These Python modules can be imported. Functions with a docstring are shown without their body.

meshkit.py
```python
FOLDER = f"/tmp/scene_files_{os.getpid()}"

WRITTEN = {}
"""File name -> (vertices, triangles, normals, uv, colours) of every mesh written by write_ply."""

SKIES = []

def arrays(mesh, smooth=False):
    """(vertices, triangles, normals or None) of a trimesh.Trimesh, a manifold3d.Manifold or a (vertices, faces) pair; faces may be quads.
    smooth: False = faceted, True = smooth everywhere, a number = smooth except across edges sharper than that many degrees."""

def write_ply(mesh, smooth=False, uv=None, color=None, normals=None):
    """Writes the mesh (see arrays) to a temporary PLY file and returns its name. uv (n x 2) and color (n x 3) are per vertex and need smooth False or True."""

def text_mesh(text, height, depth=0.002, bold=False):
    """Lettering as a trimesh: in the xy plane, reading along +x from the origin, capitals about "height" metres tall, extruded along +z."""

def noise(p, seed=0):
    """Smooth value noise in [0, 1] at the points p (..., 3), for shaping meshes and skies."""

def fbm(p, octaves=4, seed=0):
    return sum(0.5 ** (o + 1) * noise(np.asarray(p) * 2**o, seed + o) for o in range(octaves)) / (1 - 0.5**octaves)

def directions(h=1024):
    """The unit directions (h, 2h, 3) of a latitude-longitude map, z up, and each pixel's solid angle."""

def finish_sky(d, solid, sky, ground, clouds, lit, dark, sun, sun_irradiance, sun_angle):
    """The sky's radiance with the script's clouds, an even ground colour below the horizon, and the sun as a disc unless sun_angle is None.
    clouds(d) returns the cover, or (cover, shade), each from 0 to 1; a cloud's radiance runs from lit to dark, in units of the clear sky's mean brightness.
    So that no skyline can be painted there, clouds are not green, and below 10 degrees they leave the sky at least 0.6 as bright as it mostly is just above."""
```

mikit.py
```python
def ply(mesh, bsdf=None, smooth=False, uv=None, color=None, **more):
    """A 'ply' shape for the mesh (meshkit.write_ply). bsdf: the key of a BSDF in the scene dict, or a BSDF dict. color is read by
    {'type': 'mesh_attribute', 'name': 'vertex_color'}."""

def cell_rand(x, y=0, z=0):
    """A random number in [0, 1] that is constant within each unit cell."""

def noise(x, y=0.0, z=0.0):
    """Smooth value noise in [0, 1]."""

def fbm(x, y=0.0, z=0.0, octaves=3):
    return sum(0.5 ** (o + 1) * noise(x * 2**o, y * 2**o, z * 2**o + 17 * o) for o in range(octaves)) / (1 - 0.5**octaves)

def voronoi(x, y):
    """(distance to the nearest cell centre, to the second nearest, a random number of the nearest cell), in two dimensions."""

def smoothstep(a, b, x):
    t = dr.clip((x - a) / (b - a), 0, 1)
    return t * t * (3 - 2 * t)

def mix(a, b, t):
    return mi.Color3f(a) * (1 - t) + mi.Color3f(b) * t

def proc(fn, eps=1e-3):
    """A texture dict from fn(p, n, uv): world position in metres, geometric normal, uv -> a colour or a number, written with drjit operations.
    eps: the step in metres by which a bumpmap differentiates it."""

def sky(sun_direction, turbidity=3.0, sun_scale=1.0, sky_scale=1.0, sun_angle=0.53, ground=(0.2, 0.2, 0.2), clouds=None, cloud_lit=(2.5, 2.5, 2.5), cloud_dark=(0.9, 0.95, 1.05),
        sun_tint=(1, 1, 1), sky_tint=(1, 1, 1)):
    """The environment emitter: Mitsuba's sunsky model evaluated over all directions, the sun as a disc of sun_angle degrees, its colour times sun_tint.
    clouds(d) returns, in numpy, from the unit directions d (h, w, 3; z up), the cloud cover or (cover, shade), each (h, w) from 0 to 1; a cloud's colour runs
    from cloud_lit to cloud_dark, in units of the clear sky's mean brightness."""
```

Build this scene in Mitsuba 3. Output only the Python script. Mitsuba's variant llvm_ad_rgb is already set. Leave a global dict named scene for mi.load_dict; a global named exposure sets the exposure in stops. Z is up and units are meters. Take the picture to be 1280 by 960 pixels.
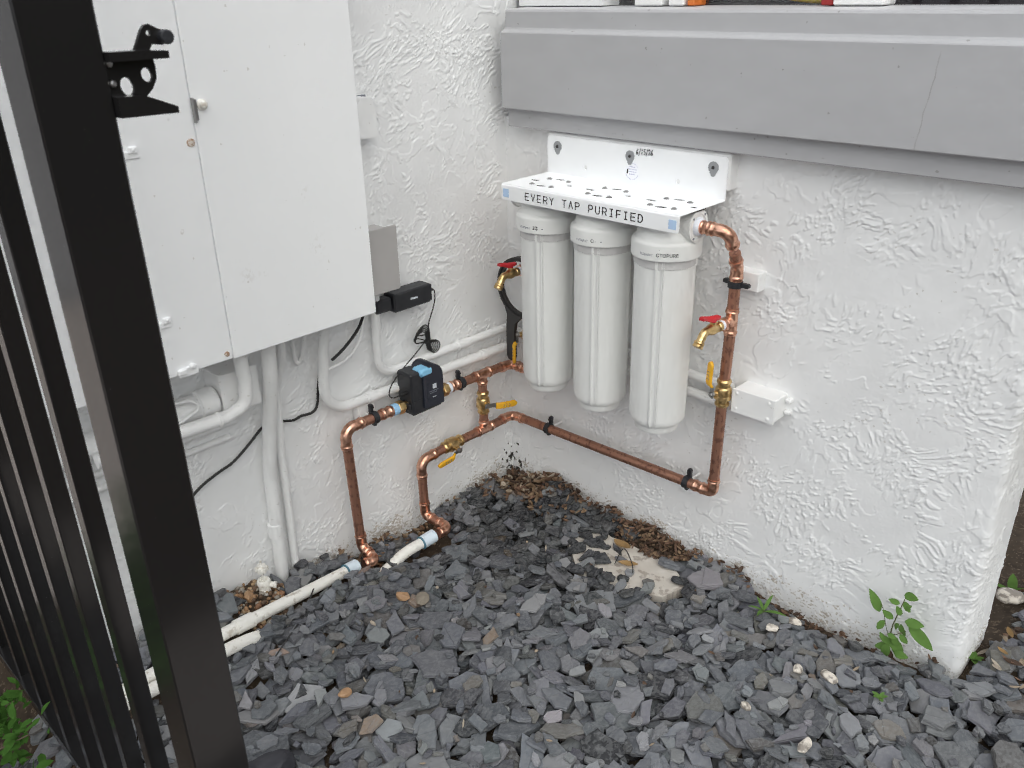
import math, random
import numpy as np
import trimesh
import manifold3d as m3
import mitsuba as mi
import drjit as dr
import mikit, meshkit
from mikit import noise, fbm, voronoi, cell_rand, smoothstep, mix
from shapely.geometry import Polygon, Point
from shapely import affinity

T = mi.ScalarTransform4f
scene, labels = {}, {}
rng = np.random.default_rng(7)
random.seed(7)

# ---------------------------------------------------------------- camera, sky, exposure
CAM = np.array([1.895, -1.9266, 1.5421])
FWD = np.array([-0.63587, 0.64778, -0.41960])
UP = np.array([-0.27872, 0.31424, 0.90751])
scene['camera'] = {'type': 'thinlens', 'aperture_radius': 0.0012, 'focus_distance': 2.3, 'fov': 61.641, 'fov_axis': 'x', 'near_clip': 0.02, 'far_clip': 500.0,
                   'to_world': T().look_at(origin=CAM.tolist(), target=(CAM + FWD).tolist(), up=UP.tolist())}
scene['sky_light'] = mikit.sky((0.66, -0.50, 0.70), turbidity=3, sun_scale=0.18, sun_angle=50, sun_tint=(0.83, 0.98, 1.2), clouds=lambda d: 1.0,
                               cloud_lit=(2.40, 2.5, 2.63))
exposure = 2.62

# ---------------------------------------------------------------- materials
def tex(fn, eps=1e-3): return mikit.proc(fn, eps)
def rgb(*c): return {'type': 'rgb', 'value': list(c)}
def principled(color, rough=0.5, metallic=0.0, spec=0.5, **k):
    return {'type': 'principled', 'base_color': rgb(*color) if isinstance(color, tuple) else color, 'roughness': rough, 'metallic': metallic, 'specular': spec, **k}
def mat(name, bsdf, bump=None, scale=1.0, eps=1e-3):
    if bump is not None:
        bsdf = {'type': 'bumpmap', 'nested': bsdf, 'tex': tex(bump, eps), 'scale': scale}
    scene['mat_' + name] = {'type': 'twosided', 'nested': bsdf}

def stucco_color(p, n, uv):
    base = mix((0.70, 0.705, 0.705), (0.775, 0.78, 0.78), fbm(p.x * 9, p.y * 9, p.z * 9, 4))
    speck = smoothstep(0.80, 0.86, fbm(p.x * 95 + 3, p.y * 95, p.z * 95, 2)) * smoothstep(0.5, 0.7, fbm(p.x * 5, p.y * 5 + 9, p.z * 5, 2))
    base = mix(base, (0.42, 0.40, 0.37), speck * 0.5)
    # splashed soil and mould with ragged outlines along the foot of the wall
    foot = 0.5 * fbm(p.x * 13 + 5, p.y * 13, p.z * 5, 3) + 0.5 * fbm(p.x * 60, p.y * 60, p.z * 60, 3)
    soil = smoothstep(0.50, 0.60, 0.55 * foot + 0.45 * fbm(p.x * 190, p.y * 190, p.z * 190, 2) - dr.maximum(p.z - 0.005, 0) * 5.0)
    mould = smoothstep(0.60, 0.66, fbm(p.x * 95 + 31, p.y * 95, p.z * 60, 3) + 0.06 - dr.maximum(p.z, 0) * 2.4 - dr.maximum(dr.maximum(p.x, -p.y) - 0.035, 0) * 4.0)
    base = mix(base, (0.35, 0.29, 0.22), soil * 0.7)
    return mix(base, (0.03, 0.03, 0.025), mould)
mat('stucco', principled(tex(stucco_color), 0.52, spec=0.38), lambda p, n, uv: fbm(p.x * 260, p.y * 260, p.z * 260, 3), 0.0006, 1e-3)

def coping_color(p, n, uv):
    c = mix((0.375, 0.375, 0.385), (0.425, 0.425, 0.435), fbm(p.x * 7, p.y * 7, p.z * 14, 4))
    line = dr.abs(p.x - (1.235 + 0.10 * (p.z - 1.2) + 0.006 * fbm(p.z * 30, 1.0, 2.0, 3)))
    crack = (1 - smoothstep(0.0007, 0.0018, line)) * (0.35 + 0.3 * noise(p.z * 60, 3.0, 1.0)) * smoothstep(1.218, 1.222, p.z) * (1 - smoothstep(1.40, 1.42, p.z))
    scuff = smoothstep(0.80, 0.84, fbm(p.x * 60, p.y * 60, p.z * 60 + 7, 3))
    return mix(mix(c, (0.28, 0.27, 0.265), crack), (0.2, 0.19, 0.18), scuff * 0.6)
mat('coping_paint', principled(tex(coping_color), 0.5, spec=0.4), lambda p, n, uv: fbm(p.x * 45, p.y * 45, p.z * 45, 4) + 0.35 * fbm(p.x * 300, p.y * 300, p.z * 300, 2), 0.0013)

def cabinet_color(p, n, uv):
    c = mix((0.79, 0.80, 0.805), (0.83, 0.835, 0.84), fbm(p.x * 6, p.y * 6, p.z * 3, 4))
    s = smoothstep(0.84, 0.88, fbm(p.x * 70, p.y * 70, p.z * 50, 3))
    for y0, z0, r0 in ((-0.840, 1.000, 0.020), (-1.026, 0.973, 0.016), (-0.99, 0.972, 0.010), (-0.86, 1.13, 0.012)):
        d2 = (dr.square(p.y - y0) + 0.6 * dr.square(p.z - z0)) / (r0 * r0)
        s = dr.maximum(s, smoothstep(0.52, 0.70, fbm(p.x * 150, p.y * 150, p.z * 110, 3)) * dr.exp(-d2) * 0.5)
    return mix(c, (0.55, 0.53, 0.50), s * 0.6)
mat('cabinet_paint', principled(tex(cabinet_color), 0.38, spec=0.5), lambda p, n, uv: fbm(p.x * 30, p.y * 30, p.z * 30, 3) + 0.2 * fbm(p.x * 400, p.y * 400, p.z * 400, 2), 0.0005)
def conduit_color(p, n, uv):
    c = mix((0.70, 0.705, 0.70), (0.765, 0.765, 0.76), fbm(p.x * 25, p.y * 25, p.z * 25, 3))
    return mix(c, (0.45, 0.43, 0.40), smoothstep(0.76, 0.84, fbm(p.x * 90, p.y * 90, p.z * 90, 3)) * 0.5)
mat('painted_conduit', principled(tex(conduit_color), 0.45), lambda p, n, uv: fbm(p.x * 120, p.y * 120, p.z * 120, 3), 0.0008)
mat('pvc', principled(tex(lambda p, n, uv: mix(mix((0.70, 0.68, 0.62), (0.78, 0.77, 0.73), fbm(p.x * 40, p.y * 40, p.z * 40, 3)), (0.30, 0.24, 0.17), smoothstep(0.60, 0.75, fbm(p.x * 70, p.y * 70 + 5, p.z * 70, 4)) * 0.55)), 0.4))
mat('pvc_cement', principled((0.63, 0.72, 0.79), 0.35))
mat('purple_primer', principled((0.08, 0.18, 0.24), 0.4))
mat('white_powdercoat', principled(tex(lambda p, n, uv: mix((0.80, 0.81, 0.82), (0.83, 0.84, 0.85), fbm(p.x * 20, p.y * 20, p.z * 20, 3))), 0.35), lambda p, n, uv: fbm(p.x * 500, p.y * 500, p.z * 500, 2), 0.0002)
mat('housing_plastic', principled(tex(lambda p, n, uv: mix((0.655, 0.66, 0.645), (0.70, 0.705, 0.69), fbm(p.x * 15, p.y * 15, p.z * 8, 3))), 0.33, spec=0.5), lambda p, n, uv: fbm(p.x * 90, p.y * 90, p.z * 25, 3), 0.0004)
mat('housing_band', principled((0.50, 0.495, 0.49), 0.4))
def copper_dull(p, n, uv):
    c = mix((0.38, 0.19, 0.135), (0.50, 0.26, 0.18), fbm(p.x * 60, p.y * 60, p.z * 25, 4))
    return mix(c, (0.17, 0.082, 0.062), smoothstep(0.55, 0.7, fbm(p.x * 130, p.y * 130 + 3, p.z * 60, 3)) * 0.6)
mat('copper_pipe', principled(tex(copper_dull), 0.42, 0.85, spec=0.4), lambda p, n, uv: fbm(p.x * 160, p.y * 160, p.z * 160, 3), 0.0003)
def copper_bright(p, n, uv):
    return mix((0.84, 0.49, 0.35), (0.56, 0.28, 0.19), smoothstep(0.38, 0.66, fbm(p.x * 85, p.y * 85, p.z * 85, 4)))
mat('copper_fitting', principled(tex(copper_bright), tex(lambda p, n, uv: 0.17 + 0.22 * fbm(p.x * 60 + 9, p.y * 60, p.z * 60, 3)), 1.0), lambda p, n, uv: fbm(p.x * 140, p.y * 140, p.z * 140, 3), 0.0004)
mat('brass', principled(tex(lambda p, n, uv: mix((0.78, 0.56, 0.27), (0.50, 0.34, 0.15), smoothstep(0.35, 0.7, fbm(p.x * 90, p.y * 90, p.z * 90, 4)))), 0.3, 1.0), lambda p, n, uv: fbm(p.x * 350, p.y * 350, p.z * 350, 2), 0.0003)
mat('steel_bright', principled((0.36, 0.355, 0.35), 0.38, 1.0))
mat('rusty_screw', principled(tex(lambda p, n, uv: mix((0.30, 0.17, 0.10), (0.62, 0.58, 0.52), smoothstep(0.4, 0.6, fbm(p.x * 220, p.y * 220, p.z * 220, 3)))), 0.55))
mat('grey_washer', principled((0.30, 0.31, 0.32), 0.45, 0.35))
mat('grey_steel', principled(tex(lambda p, n, uv: mix((0.41, 0.395, 0.385), (0.48, 0.465, 0.455), fbm(p.x * 12, p.y * 12, p.z * 12, 4))), 0.45, 0.2))
mat('yellow_vinyl', principled(tex(lambda p, n, uv: mix((0.78, 0.43, 0.02), (0.68, 0.34, 0.02), fbm(p.x * 80, p.y * 80, p.z * 80, 3))), 0.4))
mat('red_paint', principled((0.50, 0.022, 0.03), 0.35))
mat('black_plastic', principled(tex(lambda p, n, uv: mix((0.012, 0.013, 0.016), (0.022, 0.023, 0.027), fbm(p.x * 60, p.y * 60, p.z * 60, 3))), 0.42), lambda p, n, uv: fbm(p.x * 600, p.y * 600, p.z * 600, 2), 0.0002)
mat('navy_plastic', principled((0.016, 0.019, 0.030), 0.3))
mat('black_rubber', principled((0.014, 0.014, 0.014), 0.5))
mat('wrench_plastic', principled((0.028, 0.027, 0.027), 0.5))
mat('blue_plastic', principled((0.22, 0.50, 0.72), 0.35))
mat('blue_tape', principled((0.30, 0.52, 0.75), 0.5))
mat('white_tape', principled((0.70, 0.72, 0.78), 0.5))
mat('blue_print', principled((0.42, 0.56, 0.76), 0.5))
mat('pale_print', principled((0.55, 0.58, 0.62), 0.5))
mat('black_ink', principled((0.02, 0.02, 0.022), 0.5))
mat('grey_ink', principled((0.16, 0.17, 0.20), 0.5))
mat('violet_ink', principled((0.42, 0.42, 0.60), 0.5))
mat('sticker_white', principled((0.80, 0.81, 0.84), 0.4))
mat('hole_black', principled((0.015, 0.015, 0.015), 0.7))
def gloss_black(p, n, uv):
    s = smoothstep(0.90, 0.93, fbm(p.x * 300, p.y * 300, p.z * 200, 2))
    return mix((0.012, 0.0115, 0.012), (0.07, 0.07, 0.07), s * 0.7)
mat('gloss_black', principled(tex(gloss_black), tex(lambda p, n, uv: 0.10 + 0.08 * fbm(p.x * 20, p.y * 20, p.z * 8, 3)), spec=0.45), lambda p, n, uv: fbm(p.x * 25, p.y * 25, p.z * 6, 2), 0.0003)

def soil_color(p, n, uv):
    c = mix((0.030, 0.022, 0.016), (0.085, 0.062, 0.043), fbm(p.x * 40, p.y * 40, p.z * 40, 4))
    return mix(c, (0.16, 0.12, 0.085), smoothstep(0.68, 0.74, fbm(p.x * 150, p.y * 150, 1.0, 2)) * 0.7)
mat('soil', principled(tex(soil_color), 0.9, spec=0.2), lambda p, n, uv: fbm(p.x * 120, p.y * 120, p.z * 120, 4), 0.006)
mat('paving', principled(tex(lambda p, n, uv: mix((0.38, 0.33, 0.30), (0.46, 0.41, 0.38), fbm(p.x * 30, p.y * 30, 0.0, 4))), 0.8), lambda p, n, uv: fbm(p.x * 200, p.y * 200, 0.0, 3), 0.002)
def slab_color(p, n, uv):
    c = mix((0.45, 0.41, 0.36), (0.60, 0.565, 0.515), fbm(p.x * 25, p.y * 25, 0.0, 4))
    return mix(c, (0.16, 0.12, 0.09), smoothstep(0.60, 0.74, fbm(p.x * 45 + 7, p.y * 45, 2.0, 5)) * 0.5)
mat('slab_stone', principled(tex(slab_color), 0.8), lambda p, n, uv: fbm(p.x * 150, p.y * 150, 0.0, 4), 0.003)

VC = {'type': 'mesh_attribute', 'name': 'vertex_color'}
def slate_bump(p, n, uv):
    return fbm(p.x * 110, p.y * 110, p.z * 420, 4) + 0.35 * fbm(p.x * 420, p.y * 420, p.z * 900, 2)
def dust(p, n, uv):
    return 0.26 * smoothstep(0.42, 0.62, fbm(p.x * 170 + 11, p.y * 120, p.z * 260, 4)) + 0.24 * smoothstep(0.5, 0.75, fbm(p.x * 36, p.y * 36 + 5, p.z * 90, 3))
scene['mat_slate'] = {'type': 'twosided', 'nested': {'type': 'bumpmap', 'scale': 0.0030, 'tex': tex(slate_bump),
    'nested': {'type': 'blendbsdf', 'weight': tex(dust), 'a': principled(VC, 0.56, spec=0.42), 'b': principled((0.21, 0.212, 0.216), 0.75, spec=0.3)}}}
scene['mat_litter'] = {'type': 'twosided', 'nested': principled(VC, 0.75, spec=0.3)}
mat('pale_stone', principled(tex(lambda p, n, uv: mix((0.62, 0.57, 0.50), (0.25, 0.22, 0.19), smoothstep(0.38, 0.60, fbm(p.x * 70, p.y * 70, p.z * 70, 4)))), 0.7), lambda p, n, uv: fbm(p.x * 120, p.y * 120, p.z * 120, 4), 0.003)
mat('tan_pebble', principled(tex(lambda p, n, uv: mix((0.40, 0.24, 0.13), (0.27, 0.16, 0.09), fbm(p.x * 60, p.y * 60, p.z * 60, 4))), 0.5))
mat('brown_stone', principled(tex(lambda p, n, uv: mix((0.17, 0.145, 0.115), (0.26, 0.225, 0.18), fbm(p.x * 90, p.y * 90, p.z * 90, 4))), 0.7), lambda p, n, uv: fbm(p.x * 120, p.y * 120, p.z * 120, 4), 0.003)
mat('smooth_stone', principled(tex(lambda p, n, uv: mix((0.022, 0.022, 0.028), (0.04, 0.04, 0.048), fbm(p.x * 60, p.y * 60, p.z * 60, 3))), 0.55))
def leaf_mat(name, c, tr=0.6):
    scene['mat_' + name] = {'type': 'principledthin', 'base_color': tex(lambda p, n, uv: mix(c, tuple(0.65 * x for x in c), fbm(p.x * 70, p.y * 70, p.z * 70, 3))), 'roughness': 0.45, 'diff_trans': tr, 'spec_trans': 0.0}
leaf_mat('green_leaf', (0.155, 0.285, 0.075))
leaf_mat('shrub_leaf', (0.065, 0.150, 0.032))
leaf_mat('dry_leaf', (0.42, 0.27, 0.13), 0.3)
mat('green_stem', principled((0.10, 0.11, 0.05), 0.6))
mat('bark', principled((0.10, 0.075, 0.05), 0.8))
mat('white_frame', principled((0.78, 0.78, 0.77), 0.35))
mat('red_frame', principled((0.30, 0.02, 0.02), 0.4))
mat('orange_strip', principled((0.62, 0.16, 0.03), 0.4))
mat('yellow_card', principled((0.72, 0.50, 0.03), 0.5))
mat('dark_room', principled((0.02, 0.015, 0.02), 0.7))
scene['mat_window_glass'] = {'type': 'thindielectric'}

# ---------------------------------------------------------------- scene bookkeeping
def numbered(key):
    if key not in used: used.add(key); return key
    k = 1
    while f'{key}_{k:03d}' in used: k += 1
    used.add(f'{key}_{k:03d}'); return f'{key}_{k:03d}'
used = set()
def thing(name, label, cat, group=None, kind=None):
    key = numbered(name)
    labels[key] = {'label': label, 'category': cat}
    if group: labels[key]['group'] = group
    if kind: labels[key]['kind'] = kind; labels[key].pop('category')
    return key
def put(key, mesh, bsdf, smooth=30, **k):
    scene[key] = mikit.ply(mesh, 'mat_' + bsdf, smooth, **k); return key
def part(parent, name, mesh, bsdf, smooth=30, label=None, kind=None, **k):
    key = numbered(parent + '__' + name)
    put(key, mesh, bsdf, smooth, **k)
    if label or kind: labels[key] = {a: b for a, b in (('label', label), ('kind', kind)) if b}
    return key
def single(name, mesh, bsdf, label, cat, smooth=30, group=None, kind=None, **k):
    key = thing(name, label, cat, group, kind); put(key, mesh, bsdf, smooth, **k); return key
def structure(name, mesh, bsdf, smooth=False, label=None):
    key = numbered(name); put(key, mesh, bsdf, smooth); labels[key] = {'kind': 'structure'}
    if label: labels[key]['label'] = label
    return key

# ---------------------------------------------------------------- mesh helpers
A = lambda *x: np.array(x, float)
def unit(v): v = np.asarray(v, float); return v / np.linalg.norm(v)
def cat(ms): return trimesh.util.concatenate(list(ms))
def man(m):
    return m3.Manifold(m3.Mesh(vert_properties=np.asarray(m.vertices, np.float32), tri_verts=np.asarray(m.faces, np.uint32)))
def union(ms):
    ms = list(ms); out = None
    for m in ms:
        a = man(m)
        if a.num_vert() == 0: return cat(ms)
        out = a if out is None else out + a
    q = out.to_mesh()
    return trimesh.Trimesh(q.vert_properties[:, :3], q.tri_verts, process=False)
def minus(a, b):
    q = (man(a) - man(b)).to_mesh(); return trimesh.Trimesh(q.vert_properties[:, :3], q.tri_verts, process=False)
def hull(pts): return trimesh.convex.convex_hull(np.asarray(pts, float))
def rbox(x0, x1, y0, y1, z0, z1, b=0.002):
    P = []
    for x, sx in ((x0, 1), (x1, -1)):
        for y, sy in ((y0, 1), (y1, -1)):
            for z, sz in ((z0, 1), (z1, -1)):
                P += [(x + sx * b, y, z), (x, y + sy * b, z), (x, y, z + sz * b)]
    P = np.array([(x, y, z) for x, y, z in P])
    Q = []
    for x, sx in ((x0, 1), (x1, -1)):
        for y, sy in ((y0, 1), (y1, -1)):
            for z, sz in ((z0, 1), (z1, -1)):
                Q += [(x + sx * b, y + sy * b, z), (x + sx * b, y, z + sz * b), (x, y + sy * b, z + sz * b)]
    return hull(Q)
def frame_of(d):
    d = unit(d); u = np.cross(d, [0, 0, 1] if abs(d[2]) < 0.9 else [1, 0, 0]); u = unit(u)
    return u, np.cross(d, u), d
def place(mesh, origin, u, v, w):
    m = mesh.copy(); V = np.asarray(m.vertices)
    m.vertices = np.asarray(origin) + V[:, :1] * np.asarray(u) + V[:, 1:2] * np.asarray(v) + V[:, 2:3] * np.asarray(w)
    if np.dot(np.cross(u, v), w) < 0: m.invert()
    return m
def path(pts, rad=0.03, n=8):
    """Polyline with its inner corners rounded."""
    pts = [np.asarray(p, float) for p in pts]; out = [pts[0]]
    for a, b, c in zip(pts, pts[1:], pts[2:]):
        d0, d1 = unit(a - b), unit(c - b)
        ang = math.acos(np.clip(np.dot(d0, d1), -1, 1))
        if abs(ang - math.pi) < 0.02: out.append(b); continue
        t = min(rad / math.tan(ang / 2), 0.49 * np.linalg.norm(a - b), 0.49 * np.linalg.norm(c - b))
        r = t * math.tan(ang / 2); bis = unit(d0 + d1); cen = b + bis * r / math.sin(ang / 2)
        p0, p1 = b + d0 * t - cen, b + d1 * t - cen
        tot = math.acos(np.clip(np.dot(unit(p0), unit(p1)), -1, 1))
        for k in range(n + 1):
            s = k / n
            out.append(cen + (math.sin((1 - s) * tot) * p0 + math.sin(s * tot) * p1) / math.sin(tot))
    out.append(pts[-1]); return np.array(out)
def spline(pts, n=8):
    P = np.asarray(pts, float); P = np.vstack([2 * P[0] - P[1], P, 2 * P[-1] - P[-2]]); out = []
    for i in range(1, len(P) - 2):
        for t in np.linspace(0, 1, n, endpoint=False):
            a, b, c, d = P[i - 1], P[i], P[i + 1], P[i + 2]
            out.append(0.5 * (2 * b + (c - a) * t + (2 * a - 5 * b + 4 * c - d) * t * t + (3 * b - a - 3 * c + d) * t ** 3))
    out.append(P[-2]); return np.array(out)
def dense(P, step):
    out = [P[0]]
    for a, b in zip(P, P[1:]):
        L = np.linalg.norm(b - a); n = max(1, int(math.ceil(L / step)))
        out += [a + (b - a) * k / n for k in range(1, n + 1)]
    return np.array(out)
def sweep(P, r, n=16):
    P = np.asarray(P, float)
    keep = np.r_[True, np.linalg.norm(np.diff(P, axis=0), axis=1) > 1e-7]
    if np.ndim(r): r = np.asarray(r)[keep]
    P = P[keep]; r = np.broadcast_to(r, len(P))
    t = np.gradient(P, axis=0); t /= np.linalg.norm(t, axis=1, keepdims=True)
    u = frame_of(t[0])[0]; rings = []; a = np.arange(n) * 2 * math.pi / n
    for p, d, q in zip(P, t, r):
        u = unit(u - d * np.dot(u, d)); v = np.cross(d, u)
        rings.append(p + q * (np.cos(a)[:, None] * u + np.sin(a)[:, None] * v))
    V = np.vstack(rings + [[P[0]], [P[-1]]]); F = []
    i = np.arange(n); j = (i + 1) % n
    for k in range(len(P) - 1):
        b, c = k * n, (k + 1) * n
        F += [np.stack([b + i, b + j, c + j], 1), np.stack([b + i, c + j, c + i], 1)]
    e = len(P) * n; l = (len(P) - 1) * n
    F += [np.stack([i * 0 + e, j, i], 1), np.stack([i * 0 + e + 1, l + i, l + j], 1)]
    return trimesh.Trimesh(V, np.vstack(F), process=False)
def lathe(prof, origin=(0, 0, 0), axis=(0, 0, 1), n=32):
    """prof: (radius, height) rising along axis, closed at both ends."""
    prof = [(max(r, 1e-4), h) for r, h in prof]; d = unit(axis)
    u, v, d = frame_of(d); o = np.asarray(origin, float); a = np.arange(n) * 2 * math.pi / n
    c = np.cos(a)[:, None] * u + np.sin(a)[:, None] * v
    V = np.vstack([o + d * h + r * c for r, h in prof] + [[o + d * prof[0][1]], [o + d * prof[-1][1]]])
    i = np.arange(n); j = (i + 1) % n; F = []
    for k in range(len(prof) - 1):
        b, q = k * n, (k + 1) * n
        F += [np.stack([b + i, b + j, q + j], 1), np.stack([b + i, q + j, q + i], 1)]
    e = len(prof) * n; l = (len(prof) - 1) * n
    F += [np.stack([i * 0 + e, j, i], 1), np.stack([i * 0 + e + 1, l + i, l + j], 1)]
    return trimesh.Trimesh(V, np.vstack(F), process=False)
def extrude(poly, h): return trimesh.creation.extrude_polygon(poly, h, engine='earcut')
def strip(pts, w, h):
    """A band of width w along a 2-D polyline, extruded by h."""
    from shapely.geometry import LineString
    return extrude(LineString(pts).buffer(w / 2, cap_style=1, join_style=1), h)
def dome(r, h, n=14):
    return [(r * math.cos(t), h * math.sin(t)) for t in np.linspace(0, math.pi / 2 * 0.98, 5)]
def bend_points(V, fn): return np.array([fn(*v) for v in V])

# ---------------------------------------------------------------- the two rendered walls
def sstep(a, b, x): t = np.clip((x - a) / (b - a), 0, 1); return t * t * (3 - 2 * t)
def stucco_height(u, v, seed):
    """Relief of a hand-trowelled coat, in metres: torn plateaus, drag ridges and small flecks."""
    z = np.zeros_like(u)
    P = np.stack([u, v, z + seed * 3.1], -1)
    w = np.stack([meshkit.fbm(P * 9, 2, seed + 1), meshkit.fbm(P * 9, 2, seed + 2), z + 0.5], -1) - 0.5
    Q = P + w * 0.11
    ca, sa = math.cos(0.65), math.sin(0.65)
    R = np.stack([Q[..., 0] * ca + Q[..., 1] * sa, -Q[..., 0] * sa + Q[..., 1] * ca, Q[..., 2]], -1)
    fine = meshkit.fbm(P * np.array([62, 58, 1]), 3, seed + 20)
    torn = sstep(0.42, 0.55, fine)                      # breaks every ridge into short pieces
    n1 = meshkit.fbm(Q * np.array([16, 14, 1]), 4, seed + 4)
    m1 = sstep(0.44, 0.58, meshkit.fbm(P * 5.5, 2, seed + 5))
    h = 0.0011 * sstep(0.550, 0.566, n1) * m1 + 0.0013 * np.exp(-((n1 - 0.560) / 0.011) ** 2) * m1 * torn
    n2 = meshkit.fbm(R * np.array([11, 30, 1]), 3, seed + 6)
    m2 = sstep(0.58, 0.68, meshkit.fbm(P * 8 + 4, 2, seed + 7))
    h += 0.0014 * np.exp(-((n2 - 0.5) / 0.020) ** 2) * m2 * torn
    n4 = meshkit.fbm(Q * np.array([34, 38, 1]), 4, seed + 12)
    h += 0.0011 * sstep(0.545, 0.562, n4) * sstep(0.44, 0.56, meshkit.fbm(P * 6 + 2, 2, seed + 13))
    n3 = meshkit.fbm(R * np.array([95, 165, 1]), 3, seed + 8)
    m3_ = sstep(0.45, 0.60, meshkit.fbm(P * 10 + 7, 3, seed + 9))
    h += 0.0019 * sstep(0.56, 0.62, n3) * m3_
    h += 0.0005 * (meshkit.fbm(P * 170, 2, seed + 10) - 0.5) + 0.0012 * (meshkit.fbm(P * 20, 3, seed + 15) - 0.5)
    return h + 0.004 * (meshkit.fbm(P * 3.0, 2, seed + 3) - 0.5)
def grid_mesh(V, flip=False):
    n, m = V.shape[:2]; i = np.arange(n * m).reshape(n, m)
    a, b, c, d = i[:-1, :-1].ravel(), i[1:, :-1].ravel(), i[1:, 1:].ravel(), i[:-1, 1:].ravel()
    F = np.vstack([np.stack([a, b, c], 1), np.stack([a, c, d], 1)])
    return trimesh.Trimesh(V.reshape(-1, 3), F[:, ::-1] if flip else F, process=False)

ya = np.r_[np.arange(-1.575, -1.3, 0.012), np.arange(-1.3, 0.0561, 0.0022)]
za = np.r_[np.arange(-0.3, -0.04, 0.02), np.arange(-0.04, 1.56, 0.0022), np.arange(1.56, 3.2, 0.06)]
Y, Z = np.meshgrid(ya, za, indexing='ij')
HA = stucco_height(Y, Z, 11)
wall_a = grid_mesh(np.stack([HA, Y, Z], -1))
key = thing('house_wall', 'tall white rough stucco wall that carries the cabinet and conduits', 'wall')
put(key, cat([wall_a, trimesh.creation.box(bounds=[[-5.0, -1.574, -0.3], [-0.012, 0.3, 3.2]])]), 'stucco', True)

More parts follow.
